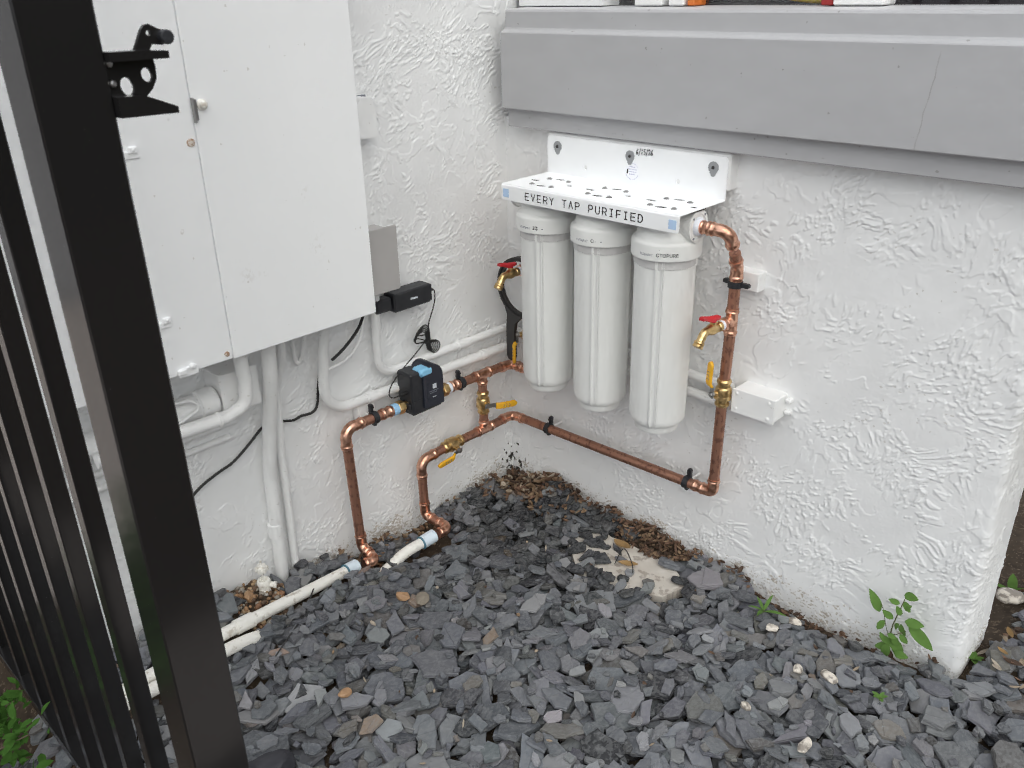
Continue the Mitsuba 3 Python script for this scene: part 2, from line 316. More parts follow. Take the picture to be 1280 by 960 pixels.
# low wall: front sheet, then round the free end and along the end face
WX, WR, WT = 1.515, 0.020, 0.20
sb = np.r_[np.arange(-0.005, WX + WR * math.pi / 2 + WT - WR, 0.0022)]
zb = np.r_[np.arange(-0.3, -0.09, 0.02), np.arange(-0.09, 1.19, 0.0022)]
S, Zb = np.meshgrid(sb, zb, indexing='ij')
arc = np.clip((S - WX) / WR, 0, math.pi / 2)
nx, ny = np.sin(arc), -np.cos(arc)
X0 = np.where(S < WX, S, WX + WR * np.sin(arc)); Y0 = np.where(S < WX, 0, WR * (1 - np.cos(arc))) + np.maximum(S - WX - WR * math.pi / 2, 0)
HB = stucco_height(S, Zb, 29)
edge = np.exp(-((S - WX - 0.012) / 0.030) ** 2)
lump = edge * (meshkit.fbm(np.stack([S * 6, Zb * 9, S * 0], -1), 3, 77) - 0.5) * 0.022
HB = HB + lump + edge * 0.006 * np.exp(-((Zb - 0.03) / 0.06) ** 2)
wall_b = grid_mesh(np.stack([X0 + nx * HB, Y0 + ny * HB, Zb], -1))
low = thing('low_wall', 'low white rough stucco wall with a grey coping, behind the filters', 'wall')
part(low, 'render_coat', cat([wall_b, trimesh.creation.box(bounds=[[-0.2, 0.02, -0.3], [WX + WR - 0.015, WT, 1.17]])]), 'stucco', True)

prof = [(0.11, 1.1705), (-0.050, 1.1705), (-0.052, 1.1725), (-0.052, 1.2225), (-0.076, 1.2240), (-0.078, 1.2260), (-0.079, 1.4265), (-0.077, 1.4295), (-0.063, 1.4345), (-0.059, 1.440), (-0.057, 1.480), (-0.053, 1.4855), (-0.046, 1.4875), (0.11, 1.492)]
cop = extrude(Polygon(prof), 3.2)
cop = place(cop, (0.064, 0, 0), (0, 1, 0), (0, 0, 1), (1, 0, 0))
part(low, 'coping', cop, 'coping_paint', 25, label='moulded grey coping that caps the low wall')

# window standing on the coping
win = thing('window', 'white framed window just above the grey coping', 'window')
zt = 3.0
for x0, x1 in ((0.44, 0.525), (0.545, 0.59), (0.975, 1.085)):
    part(win, 'frame', rbox(x0, x1, 0.035, 0.105, 1.4925, zt, 0.003), 'white_frame', False)
part(win, 'frame', rbox(0.335, 3.2, 0.035, 0.105, zt + 0.001, zt + 0.08, 0.003), 'white_frame', False)
part(win, 'trim', rbox(0.598, 0.618, 0.04, 0.095, 1.4925, zt - 0.01, 0.002), 'orange_strip', False, label='thin orange strip of the window frame')
part(win, 'trim', rbox(0.945, 0.9735, 0.04, 0.095, 1.4925, zt - 0.01, 0.002), 'red_frame', False, label='dark red strip of the window frame')
for x0, x1 in ((0.34, 0.439), (0.62, 0.944), (1.087, 3.0)):
    pane = trimesh.Trimesh([[x0, 0.075, 1.493], [x1, 0.075, 1.493], [x1, 0.075, zt], [x0, 0.075, zt]], [[0, 1, 2], [0, 2, 3]], process=False)
    part(win, 'pane', pane, 'window_glass', False)
card = thing('yellow_card', 'yellow curved object lying behind the window glass', 'object')
put(card, sweep(spline([(0.74, 0.16, 1.535), (0.80, 0.16, 1.513), (0.86, 0.165, 1.504), (0.93, 0.17, 1.503)]), 0.010, 12), 'yellow_card', 40)
room = cat([trimesh.creation.box(bounds=[[0.2, 0.9, 1.3], [3.2, 0.95, 3.2]]), trimesh.creation.box(bounds=[[0.2, 0.115, 1.30], [3.2, 0.9, 1.48]]),
            trimesh.creation.box(bounds=[[0.15, 0.115, 1.3], [0.2, 0.95, 3.2]]), trimesh.creation.box(bounds=[[3.2, 0.115, 1.3], [3.25, 0.95, 3.2]]), trimesh.creation.box(bounds=[[0.2, 0.115, 3.1], [3.2, 0.9, 3.2]])])
put(thing('dark_room', 'dark interior seen behind the window glass', 'room'), room, 'dark_room', False)
put(thing('house_wall', 'strip of white wall left of the window above the coping', 'wall'), trimesh.creation.box(bounds=[[0.03, 0.036, 1.493], [0.333, 0.112, 3.2]]), 'stucco', False)

# ---------------------------------------------------------------- ground
def terrain(x, y):
    x, y = np.asarray(x, float), np.asarray(y, float)
    z = -0.066 + 0.118 * sstep(-0.62, -1.12, y) * (1 - sstep(0.04, 0.42, x)) * sstep(-1.75, -1.55, y)
    z = z - 0.020 * sstep(0.75, 0.95, x) * (1 - sstep(1.40, 1.52, x)) * (1 - sstep(-0.02, -0.22, y)) * sstep(-0.4, 0.0, y + 0.0) * 0
    z = z - 0.030 * np.exp(-((x - 1.2) / 0.22) ** 2 - (y / 0.09) ** 2)
    z = z + 0.055 * np.exp(-((x - 0.22) / 0.13) ** 2 - ((y + 0.02) / 0.07) ** 2) + 0.045 * np.exp(-((x - 0.62) / 0.16) ** 2 - ((y + 0.02) / 0.08) ** 2)
    z = z + 0.03 * sstep(1.5, 1.6, x) * sstep(-0.05, 0.15, y)
    return z + 0.016 * (meshkit.fbm(np.stack([x * 5, y * 5, x * 0], -1), 3, 5) - 0.5)
gx = np.r_[np.array([-40, -15, -5, -2, -1]), np.arange(-0.5, 2.6, 0.02), np.array([2.8, 3.2, 4, 6, 12, 40])]
gy = np.r_[np.array([-40, -15, -6, -4, -3, -2.6]), np.arange(-2.4, 1.2, 0.02), np.array([1.3, 1.6, 2.2, 4, 10, 40])]
GX, GY = np.meshgrid(gx, gy, indexing='ij')
structure('ground', grid_mesh(np.stack([GX, GY, terrain(GX, GY)], -1)), 'soil', True, 'dark brown soil under the stones and litter')
structure('path', rbox(1.63, 2.11, -8.0, -0.74, -0.30, 0.000, 0.008), 'paving', False, 'pale paved path behind the camera')
structure('path', rbox(-3.1, -0.46, -5.0, -1.72, -0.30, -0.02, 0.008), 'paving', False, 'pale paved path outside the fence')
single('garden_wall', rbox(-3.5, -3.2, -9.0, -1.60, -0.3, 2.6, 0.01), 'coping_paint', 'plain grey wall across the path outside the fence', 'wall', False)

# ---------------------------------------------------------------- cabinet on the left wall
cab = thing('meter_cabinet', 'large white two-door metal cabinet mounted on the wall above the conduits', 'cabinet')
CY0, CY1, CX, CZ = -1.56, -0.690, 0.20, 0.797
part(cab, 'body', rbox(0.012, CX - 0.006, CY0, CY1 - 0.002, CZ + 0.003, 2.05, 0.003), 'cabinet_paint', False)
part(cab, 'door', rbox(CX - 0.0055, CX, CY0 - 0.004, -1.0935, CZ, 2.05, 0.0012), 'cabinet_paint', False)
part(cab, 'door', rbox(CX - 0.0055, CX + 0.001, -1.0905, CY1, CZ - 0.002, 2.05, 0.0012), 'cabinet_paint', False)
# hasp and knob at the gap
part(cab, 'hasp', union([rbox(CX + 0.0005, CX + 0.004, -1.092, -1.081, 1.312, 1.353, 0.001), rbox(CX + 0.001, CX + 0.012, -1.0925, -1.0895, 1.308, 1.356, 0.0008)]), 'steel_bright', False)
part(cab, 'knob', lathe([(0.011, 0), (0.011, 0.004), (0.0075, 0.006), (0.0075, 0.010)] + [(a, 0.010 + b) for a, b in dome(0.0075, 0.004)], (CX + 0.001, -1.070, 1.341), (1, 0, 0), 20), 'pvc', 40)
def screw(y, z, r, m, parent=cab, x=CX):
    head = lathe([(r, 0), (r, 0.0016)] + [(a, 0.0016 + b) for a, b in dome(r * 0.96, 0.002)], (x, y, z), (1, 0, 0), 16)
    slot = trimesh.creation.box(extents=[0.004, r * 2.4, r * 0.35]); slot.apply_transform(trimesh.transformations.rotation_matrix(0.7, [1, 0, 0])); slot.apply_translation([x + 0.0045, y, z])
    part(parent, 'screw', minus(head, slot), m, 30)
screw(-1.106, 1.271, 0.0085, 'rusty_screw'); screw(-1.106, 0.811, 0.006, 'rusty_screw')
for y, z in ((-1.237, 1.266), (-1.237, 0.919)):
    part(cab, 'latch', union([rbox(CX + 0.0003, CX + 0.004, y - 0.022, y + 0.022, z - 0.009, z + 0.005, 0.001), rbox(CX + 0.002, CX + 0.009, y + 0.001, y + 0.019, z + 0.001, z + 0.014, 0.002), lathe(dome(0.004, 0.003), (CX + 0.008, y + 0.01, z + 0.008), (1, 0, 0), 12)]), 'cabinet_paint', False)
part(cab, 'latch', union([rbox(CX + 0.0003, CX + 0.004, -1.222, -1.178, CZ - 0.006, CZ + 0.014, 0.001), rbox(CX + 0.002, CX + 0.011, -1.226, -1.206, CZ + 0.002, CZ + 0.014, 0.002),
     lathe([(0.007, 0), (0.007, 0.004), (0.003, 0.007)], (CX + 0.003, -1.190, CZ + 0.014), (1, 0, 0), 14)]), 'cabinet_paint', False)

sb_ = thing('steel_box', 'plain grey steel box on the wall behind the right edge of the cabinet', 'box')
part(sb_, 'case', rbox(0.008, 0.098, -0.78, -0.531, 0.80, 0.962, 0.003), 'grey_steel', False)
part(sb_, 'lid', rbox(0.0984, 0.102, -0.782, -0.528, 0.798, 0.975, 0.001), 'grey_steel', False)
cov = thing('outlet_cover', 'white round-topped cover on the wall right of the cabinet', 'cover')
body = extrude(Polygon([(-0.03, 0), (0.03, 0), (0.032, 0.06), (0.026, 0.085), (0.012, 0.1), (-0.012, 0.1), (-0.026, 0.085), (-0.032, 0.06)]), 0.040)
part(cov, 'lid', place(body, (0.006, -0.553, 1.196), (0, 1, 0), (0, 0, 1), (1, 0, 0)), 'painted_conduit', 30)
part(cov, 'dark_backing', rbox(0.001, 0.0058, -0.587, -0.5185, 1.194, 1.298, 0.001), 'grey_ink', False)  # thin seal between lid and wall

# ---------------------------------------------------------------- conduits, boxes and cables on the left wall
def conduit(name, pts, r, label, rad=0.05, couplings=(), catg='conduit', m='painted_conduit', n=14):
    k = thing(name, label, catg)
    P = path(pts, rad, 10); part(k, 'pipe', sweep(P, r, n), m, 50)
    for p, d, L in couplings:
        part(k, 'coupling', lathe([(r + 0.0006, -L / 2), (r + 0.003, -L / 2 + 0.002), (r + 0.003, L / 2 - 0.002), (r + 0.0006, L / 2)], p, d, 20), m, 30)
    return k
conduit('conduit', [(0.05, -0.572, 0.86), (0.034, -0.578, 0.64), (0.03, -0.575, 0.528), (0.03, -0.02, 0.526)], 0.0125, 'upper white conduit bending from under the steel box to the corner', 0.06, [((0.03, -0.245, 0.5265), (0, 1, 0), 0.05)])
conduit('conduit', [(0.09, -0.755, 0.86), (0.05, -0.767, 0.66), (0.032, -0.772, 0.478), (0.032, -0.012, 0.460)], 0.0145, 'lower white conduit sweeping from the cabinet behind the monitor', 0.085, [((0.032, -0.615, 0.4755), (0, 1, -0.02), 0.03), ((0.031, -0.16, 0.4635), (0, 1, -0.02), 0.02)])
conduit('conduit', [(0.03, -0.022, 0.566), (0.40, -0.03, 0.566), (0.86, -0.032, 0.556)], 0.0135, 'upper white conduit running behind the filters to the junction box', 0.02)
conduit('conduit', [(0.03, -0.022, 0.512), (0.40, -0.03, 0.512), (0.88, -0.032, 0.504)], 0.0135, 'lower white conduit running behind the filters to the junction box', 0.02)
conduit('conduit', [(0.118, -0.955, 0.83), (0.10, -0.955, 0.68), (0.050, -0.955, 0.50), (0.026, -0.960, 0.36), (0.022, -0.968, 0.02)], 0.0185, 'thick white vertical pipe dropping from the cabinet into the slate', 0.12, [((0.022, -0.9665, 0.19), (0, 0, 1), 0.045)])
conduit('conduit', [(0.05, -0.878, 0.82), (0.04, -0.884, 0.68), (0.016, -0.899, 0.60), (0.0165, -0.912, 0.40), (0.0165, -0.920, 0.02)], 0.0115, 'thin white vertical pipe beside the thick one', 0.06)
conduit('conduit', [(0.13, -1.045, 0.82), (0.128, -1.038, 0.70), (0.126, -1.042, 0.640), (0.12, -1.09, 0.622), (0.11, -1.40, 0.625)], 0.0165, 'flexible white conduit curving under the left door of the cabinet', 0.05, [((0.121, -1.115, 0.6225), (0, 1, 0), 0.008)])
big = thing('drain_pipe', 'fat white pipe end with a collar under the cabinet left door', 'pipe')
part(big, 'pipe', sweep([(0.055, -1.5, 0.635), (0.055, -1.098, 0.645)], 0.031, 24), 'painted_conduit', 50)
part(big, 'collar', lathe([(0.0315, 0), (0.036, 0.003), (0.036, 0.042), (0.033, 0.047)], (0.055, -1.135, 0.6445), (0, 1, 0.02), 28), 'painted_conduit', 30)
jb = thing('junction_box', 'white box on the wall behind the curved flexible conduit', 'junction box')
part(jb, 'case', rbox(0.006, 0.085, -1.082, -0.985, 0.612, 0.712, 0.003), 'painted_conduit', False)
part(jb, 'lid', rbox(0.0855, 0.090, -1.084, -0.983, 0.610, 0.714, 0.0015), 'painted_conduit', False)
for z0, y1, lab in ((0.545, -1.02, 'upper'), (0.508, -1.045, 'lower')):
    single('wall_rail', sweep([(0.011, -1.5, z0 - 0.004), (0.011, y1, z0 + 0.002)], 0.0085, 10), 'painted_conduit', f'{lab} of two short white rods fixed to the wall below the flexible conduit', 'rod', 50)
single('wire_loop', sweep(path([(0.09, -1.34, 0.62), (0.09, -1.19, 0.635), (0.10, -1.14, 0.66), (0.095, -1.165, 0.685), (0.09, -1.34, 0.69)], 0.03), 0.004, 8), 'painted_conduit', 'thin white looped wire below the fat pipe end', 'wire', 50)
cable = spline([(0.14, -0.665, 0.86), (0.07, -0.640, 0.74), (0.05, -0.655, 0.69), (0.052, -0.705, 0.655), (0.058, -0.745, 0.64)], 8)
single('black_cable', sweep(cable, 0.0042, 10), 'black_rubber', 'short black cable slanting down from under the cabinet right corner', 'cable', 50)
cable = spline([(0.03, -0.772, 0.60), (0.018, -0.774, 0.555), (0.015, -0.782, 0.505), (0.015, -0.80, 0.488), (0.014, -0.835, 0.49), (0.014, -0.86, 0.487), (0.014, -0.895, 0.497), (0.014, -0.925, 0.502), (0.014, -0.955, 0.50), (0.014, -1.0, 0.468), (0.014, -1.05, 0.437), (0.014, -1.10, 0.423), (0.014, -1.16, 0.398), (0.016, -1.25, 0.33)], 8)
single('black_cable', sweep(cable, 0.0036, 10), 'black_rubber', 'long black cable drooping along the wall behind the vertical pipes', 'cable', 50)
single('white_cable', sweep(spline([(0.06, -0.62, 0.86), (0.045, -0.628, 0.70), (0.045, -0.655, 0.645), (0.045, -0.70, 0.618), (0.05, -0.765, 0.612)], 8), 0.0045, 10), 'painted_conduit', 'thin white cable curving beside the short black cable', 'cable', 50)
single('white_cable', sweep(spline([(0.05, -0.80, 0.83), (0.03, -0.808, 0.70), (0.02, -0.815, 0.655), (0.015, -0.83, 0.66), (0.02, -0.835, 0.83)], 8), 0.006, 10), 'painted_conduit', 'white cable loop hanging between the conduits under the cabinet', 'cable', 50)

# ---------------------------------------------------------------- copper pipework
PR = 0.0143
cu = thing('copper_pipework', 'copper pipework running along both walls round the corner to the filters', 'pipes')
def bead_profile(P, ends=(True, True)):
    s = np.r_[0, np.cumsum(np.linalg.norm(np.diff(P, axis=0), axis=1))]; L = s[-1]
    r = np.full(len(P), PR + 0.0016)
    for e, d in zip(ends, (s, L - s)):
        if e:
            r = np.where(d < 0.0045, PR + 0.0020, r)
            r = np.maximum(r, PR + 0.0016 + 0.0023 * np.exp(-((d - 0.0085) / 0.0030) ** 2))
            r = np.where((d > 0.015) & (d < 0.022), PR + 0.0011, r)
    return r
def pipe(*pts): part(cu, 'pipe', sweep(dense(np.array(pts, float), 0.06), PR, 24), 'copper_pipe', 50)
def elbow(a, b, c, la=0.052, lc=0.052, rad=0.030, ends=(True, True)):
    a, b, c = (np.asarray(q, float) for q in (a, b, c))
    P = dense(path([b + unit(a - b) * la, b, b + unit(c - b) * lc], rad, 14), 0.0022)
    part(cu, 'elbow', sweep(P, bead_profile(P, ends), 24), 'copper_fitting', 60)
    return b + unit(a - b) * la, b + unit(c - b) * lc
def tee_mesh(c, axis, branch, la=0.036, lb=0.034):
    c, axis, branch = np.asarray(c, float), unit(axis), unit(branch)
    P = dense(np.array([c - axis * la, c + axis * la]), 0.0022); Q = dense(np.array([c, c + branch * lb]), 0.0022)
    return union([sweep(P, bead_profile(P), 24), sweep(Q, bead_profile(Q, (False, True)), 24)])
def tee(c, axis, branch, **k): part(cu, 'tee', tee_mesh(c, axis, branch, **k), 'copper_fitting', 40)
def coupling(c, axis, L=0.036):
    c, axis = np.asarray(c, float), unit(axis)
    P = dense(np.array([c - axis * L / 2, c + axis * L / 2]), 0.0022); part(cu, 'coupling', sweep(P, bead_profile(P), 24), 'copper_fitting', 60)
def ball_valve(c, axis, stem, lever, label, L=0.040):
    """Brass two-piece valve: body along axis, stem direction, lever direction."""
    c, axis, stem = np.asarray(c, float), unit(axis), unit(stem); lever = unit(np.asarray(lever, float) - stem * np.dot(stem, lever))
    pr = [(0.0160, -L), (0.0180, -L + .003), (0.0195, -L + .005), (0.0195, -L + .010), (0.0168, -L + .012), (0.0168, -0.020), (0.0200, -0.018), (0.0215, -0.012), (0.0225, 0), (0.0215, 0.012), (0.0195, 0.016), (0.0168, 0.018), (0.0168, L - .012), (0.0195, L - .010), (0.0195, L - .005), (0.0180, L - .003), (0.0160, L)]
    v = part(cu, 'ball_valve', union([lathe(pr, c, axis, 28), lathe([(0.022, -0.006), (0.0235, -0.005), (0.0235, 0.004), (0.022, 0.005)], c - axis * 0.012, axis, 8), lathe([(0.0085, 0), (0.0085, 0.030)], c, stem, 16)]), 'brass', 35, label=label)
    tip = c + stem * 0.034
    part(v, 'stem', union([lathe([(0.0085, 0), (0.0085, 0.005)], c + stem * 0.029, stem, 6), lathe([(0.0045, 0), (0.0045, 0.012)], c + stem * 0.029, stem, 12), lathe([(0.0068, 0), (0.0068, 0.004)], c + stem * 0.037, stem, 6)]), 'steel_bright', False)
    # lever: a bent strip whose far part is dipped in vinyl
    w = np.cross(stem, lever)
    neck = place(extrude(Polygon([(-0.010, 0), (0.022, 0), (0.034, 0.010), (0.034, 0.013), (0.021, 0.003), (-0.010, 0.003)]), 0.014), tip - w * 0.007, lever, stem, w)
    part(v, 'lever', neck, 'steel_bright', False)
    ss = np.linspace(0.026, 0.098, 14); hh = 0.0055 + 0.0085 * np.clip((ss - 0.022) / 0.014, 0, 1); top, bot = hh + 0.0042, hh - 0.0042
    half = 0.0105 * np.sqrt(np.clip(1 - np.clip((ss - 0.086) / 0.0125, 0, 1) ** 2, 0.05, 1))
    V, F = [], []
    for s_, t_, b_, q_ in zip(ss, top, bot, half):
        for e, (a_, g_) in enumerate(((-1, .55), (-.8, 0), (.8, 0), (1, .55), (1, -.55), (.8, -1), (-.8, -1), (-1, -.55))):
            m_, d_ = (t_ + b_) / 2, (t_ - b_) / 2
            g_ = {0: .55, 1: 1, 2: 1, 3: .55, 4: -.55, 5: -1, 6: -1, 7: -.55}[e]
            V.append(tip + lever * s_ + w * q_ * a_ + stem * (m_ + d_ * g_))
    for k_ in range(len(ss) - 1):
        for e in range(8):
            a_, b_ = k_ * 8 + e, k_ * 8 + (e + 1) % 8
            F += [(a_, b_, b_ + 8), (a_, b_ + 8, a_ + 8)]
    e0, e1 = 0, (len(ss) - 1) * 8
    for k_ in range(1, 7): F += [(e0, e0 + k_ + 1, e0 + k_), (e1, e1 + k_, e1 + k_ + 1)]
    m = trimesh.Trimesh(V, F, process=False); m.fix_normals()
    part(v, 'handle', m, 'yellow_vinyl', 40)
    for i_ in range(4):   # embossed print on the grip
        o = tip + lever * (0.048 + 0.010 * i_) + stem * 0.0183
        part(v, 'print', place(strip([(0, -0.0045), (0.004, 0.0), (0.0005, 0.0045)], 0.0014, 0.0006), o, lever, w, np.cross(lever, w)), 'grey_ink', False) if i_ < 3 else None
def tap(c, out, label):
    """Hose tap whose body leaves the tee along out, spout turned down."""
    c, out = np.asarray(c, float), unit(out); dn = A(0, 0, -1); side = np.cross(out, dn)
    v = part(cu, 'tap', union([lathe([(0.0105, 0.044), (0.0135, 0.047), (0.0135, 0.056), (0.0115, 0.058), (0.0125, 0.064), (0.0145, 0.070), (0.0150, 0.078), (0.0138, 0.086), (0.0115, 0.090), (0.0108, 0.098)], c, out, 24),
        sweep(path([c + out * 0.088, c + out * 0.108, c + out * 0.130 + dn * 0.030], 0.016, 8), 0.0105, 18),
        lathe([(0.0118, 0), (0.0135, 0.002), (0.0135, 0.006), (0.0120, 0.008), (0.0135, 0.010), (0.0135, 0.014), (0.0125, 0.016)], c + out * 0.1235 + dn * 0.0215, unit(out * 0.022 + dn * 0.030), 20),
        lathe([(0.008, 0), (0.008, 0.020), (0.006, 0.022)], c + out * 0.076, -dn, 14)]), 'brass', 35, label=label)
    part(v, 'collar', lathe([(0.0112, 0.033), (0.0128, 0.035), (0.0128, 0.043), (0.0112, 0.0445)], c, out, 24), 'white_tape', 30)
    o = c + out * 0.078 - dn * 0.024
    hd = Polygon([(-0.024, -0.006), (-0.014, -0.0095), (0.010, -0.0095), (0.018, -0.006), (0.036, -0.0075), (0.046, -0.0075), (0.046, 0.0075), (0.036, 0.0075), (0.018, 0.006), (0.010, 0.0095), (-0.014, 0.0095), (-0.024, 0.006)])
    m = extrude(hd, 0.007); V = np.asarray(m.vertices).copy(); V[:, 2] += 0.010 * sstep(0.016, 0.036, V[:, 0]); m.vertices = V
    part(v, 'handle', union([place(m, o, out, side, -dn), lathe([(0.0095, -0.004), (0.0095, 0.007), (0.007, 0.010)], o, -dn, 16)]), 'red_paint', 35)

AX, BY = 0.07, -0.07
# upper run on the left wall
z_up = lambda y: 0.416 + (-0.075 - y) * 0.021
pA = A(AX, -0.738, z_up(-0.738))
elbow((AX, -0.735, 0.1), pA, (AX, -0.3, z_up(-0.3)), 0.062, 0.062, 0.036)
pipe((AX, -0.736, pA[2] - 0.06), (AX, -0.726, 0.052))
pipe((AX, -0.68, z_up(-0.68)), (AX, -0.600, z_up(-0.60)))
coupling((AX, -0.592, z_up(-0.592)), (0, 1, -0.02), 0.040)
part(cu, 'union_nut', lathe([(0.0165, -0.010), (0.0175, -0.008), (0.0175, 0.008), (0.0165, 0.010)], (AX, -0.561, z_up(-0.561)), (0, 1, -0.02), 24), 'blue_tape', 30, label='blue taped thread left of the monitor')
part(cu, 'union_nut', union([lathe([(0.0185, 0), (0.0205, 0.002), (0.0205, 0.020), (0.0185, 0.022)], (AX, -0.551, z_up(-0.551)), (0, 1, -0.02), 6), lathe([(0.013, 0), (0.013, 0.05)], (AX, -0.535, z_up(-0.53)), (0, 1, -0.02), 20)]), 'brass', 30)
part(cu, 'union_nut', union([lathe([(0.013, 0), (0.013, 0.05)], (AX, -0.415, z_up(-0.41)), (0, 1, -0.02), 20), lathe([(0.0185, 0), (0.0205, 0.002), (0.0205, 0.020), (0.0185, 0.022)], (AX, -0.376, z_up(-0.376)), (0, 1, -0.02), 6)]), 'brass', 30)
part(cu, 'union_nut', lathe([(0.0165, 0), (0.0172, 0.002), (0.0172, 0.009), (0.0165, 0.011)], (AX, -0.3535, z_up(-0.35)), (0, 1, -0.02), 24), 'white_tape', 30, label='white taped thread right of the monitor')
coupling((AX, -0.325, z_up(-0.325)), (0, 1, -0.02), 0.036)
pipe((AX, -0.315, z_up(-0.31)), (AX, -0.225, z_up(-0.225)))
tee((AX, -0.203, z_up(-0.203)), (0, 1, -0.02), (0, 0, -1))
pipe((AX, -0.18, z_up(-0.18)), (AX, -0.12, z_up(-0.12)))
elbow((AX, -0.3, 0.42), (AX, BY, 0.413), (0.3, BY, 0.413), 0.050, 0.042, 0.028)
elbow((0.05, BY, 0.413), (0.151, BY, 0.413), (0.151, BY, 0.9), 0.036, 0.048, 0.028)
pipe((0.151, BY, 0.45), (0.151, BY, 0.94))
tee((0.151, BY, 0.757), (0, 0, 1), (0, -1, 0), lb=0.036)
tap((0.151, BY, 0.757), (0, -1, 0), 'hose tap with red handle left of the filters')
ball_valve((0.151, BY, 0.540), (0, 0, 1), (-0.55, -0.83, 0), (-0.10, -0.12, -1), 'inlet ball valve with yellow handle hanging left of the filters')
elbow((0.151, BY, 0.8), (0.151, BY, 0.975), (0.151, -0.148, 1.006), 0.05, 0.03, 0.022)
elbow((0.151, BY - 0.03, 0.985), (0.155, -0.148, 1.006), (0.30, -0.148, 1.006), 0.04, 0.045, 0.028)
# bypass
ball_valve((AX, -0.203, 0.320), (0, 0, 1), (0.95, -0.31, 0), (0.31, 0.95, -0.05), 'bypass ball valve with yellow handle between the two pipe runs')
pipe((AX, -0.203, 0.395), (AX, -0.203, 0.350)); pipe((AX, -0.203, 0.290), (AX, -0.203, 0.25))
# lower run
z_lo = 0.222
elbow((AX, -0.477, 0.1), (AX, -0.477, z_lo - 0.004), (AX, -0.2, z_lo), 0.060, 0.060, 0.036)
pipe((AX, -0.477, 0.175), (AX, -0.475, 0.050))
pipe((AX, -0.44, z_lo - 0.003), (AX, -0.375, z_lo))
ball_valve((AX, -0.345, z_lo + 0.001), (0, 1, 0.01), (1, 0, -0.35), (0.0, -1, -0.10), 'shut-off ball valve with yellow handle under the lower pipe run')
pipe((AX, -0.31, z_lo), (AX, -0.225, z_lo))
tee((AX, -0.203, z_lo), (0, 1, 0), (0, 0, 1))
pipe((AX, -0.18, z_lo), (AX, -0.115, z_lo))
elbow((AX, -0.3, z_lo), (AX, BY, z_lo + 0.003), (0.5, BY, z_lo + 0.008), 0.052, 0.052, 0.034)
zb_ = lambda x: 0.2255 + (x - 0.07) * 0.0245
pipe((0.11, BY, zb_(0.11)), (0.80, BY, zb_(0.80)))
coupling((0.808, BY, zb_(0.808)), (1, 0, 0.02), 0.040)
elbow((0.6, BY, zb_(0.6)), (0.853, BY, zb_(0.853)), (0.855, BY, 0.5), 0.030, 0.044, 0.020, (False, True))
pipe((0.8535, BY, 0.285), (0.856, BY, 0.53)); pipe((0.857, BY, 0.585), (0.861, BY, 0.73)); pipe((0.8615, BY, 0.78), (0.8625, BY, 0.875))
ball_valve((0.8565, BY, 0.556), (0.015, 0, 1), (-0.45, -0.89, 0), (0.0, -0.13, 1), 'outlet ball valve with yellow handle standing right of the filters')
tee((0.861, BY, 0.757), (0.01, 0, 1), (-0.12, -1, 0), lb=0.036)
tap((0.861, BY, 0.757), (-0.10, -1, 0), 'hose tap with red handle right of the filters')
# swan neck to the outlet port
elbow((0.863, BY, 0.8), (0.8635, BY, 0.900), (0.872, -0.112, 0.962), 0.034, 0.032, 0.022)
pipe((0.8675, BY - 0.015, 0.922), (0.8700, -0.1, 0.946))
elbow((0.8715, -0.108, 0.955), (0.876, -0.146, 1.008), (0.80, -0.148, 1.008), 0.052, 0.052, 0.036)
coupling((0.816, -0.148, 1.008), (1, 0, 0), 0.030)
# feet of the two risers: elbows into the buried plastic pipes
q0 = A(AX, -0.725, 0.030)
elbow((AX, -0.726, 0.3), q0, (0.128, -0.722, 0.012), 0.045, 0.036, 0.024)
elbow((AX, -0.725, 0.022), (0.133, -0.722, 0.010), (0.121, -0.80, 0.014), 0.034, 0.040, 0.026)
r0 = A(AX, -0.475, 0.020)
elbow((AX, -0.475, 0.3), r0, (0.16, -0.465, 0.010), 0.050, 0.036, 0.024)
pipe((0.10, -0.472, 0.017), (0.125, -0.469, 0.014))
elbow((0.09, -0.470, 0.013), (0.171, -0.464, 0.010), (0.168, -0.60, 0.014), 0.048, 0.046, 0.030)

# ---------------------------------------------------------------- buried plastic pipes
pv = thing('plastic_pipe', 'long white plastic pipe running left from the taller copper riser', 'pipe')
part(pv, 'pipe', sweep([(0.1205, -0.79, 0.015), (0.160, -1.217, 0.066), (0.195, -1.56, 0.09)], 0.0165, 24), 'pvc', 50)
part(pv, 'coupling', lathe([(0.0175, -0.020), (0.0205, -0.019), (0.0205, 0.020), (0.0190, 0.022)], (0.1212, -0.803, 0.0165), (-0.09, 1, -0.115), 28), 'pvc_cement', 30, label='pale blue-white coupling at the copper end')
part(pv, 'cement_ring', lathe([(0.0178, 0), (0.0212, 0.0005), (0.0212, 0.004), (0.0178, 0.0045)], (0.1232, -0.8265, 0.0192), (-0.09, 1, -0.115), 28), 'purple_primer', 30)
part(pv, 'coupling', lathe([(0.0168, -0.026), (0.0200, -0.025), (0.0200, 0.025), (0.0168, 0.026)], (0.155, -1.163, 0.0595), (-0.09, 1, -0.119), 28), 'pvc', 30)
pw = thing('plastic_pipe', 'white plastic pipe half buried in slate, leaving the shorter copper riser', 'pipe')
part(pw, 'pipe', sweep(dense(spline([(0.1685, -0.53, 0.012), (0.1655, -0.58, 0.0075), (0.1625, -0.645, 0.001), (0.163, -0.76, -0.030), (0.170, -0.95, -0.020), (0.188, -1.10, 0.014), (0.202, -1.22, 0.050), (0.225, -1.5, 0.08)], 4), 0.03), 0.0165, 24), 'pvc', 50)
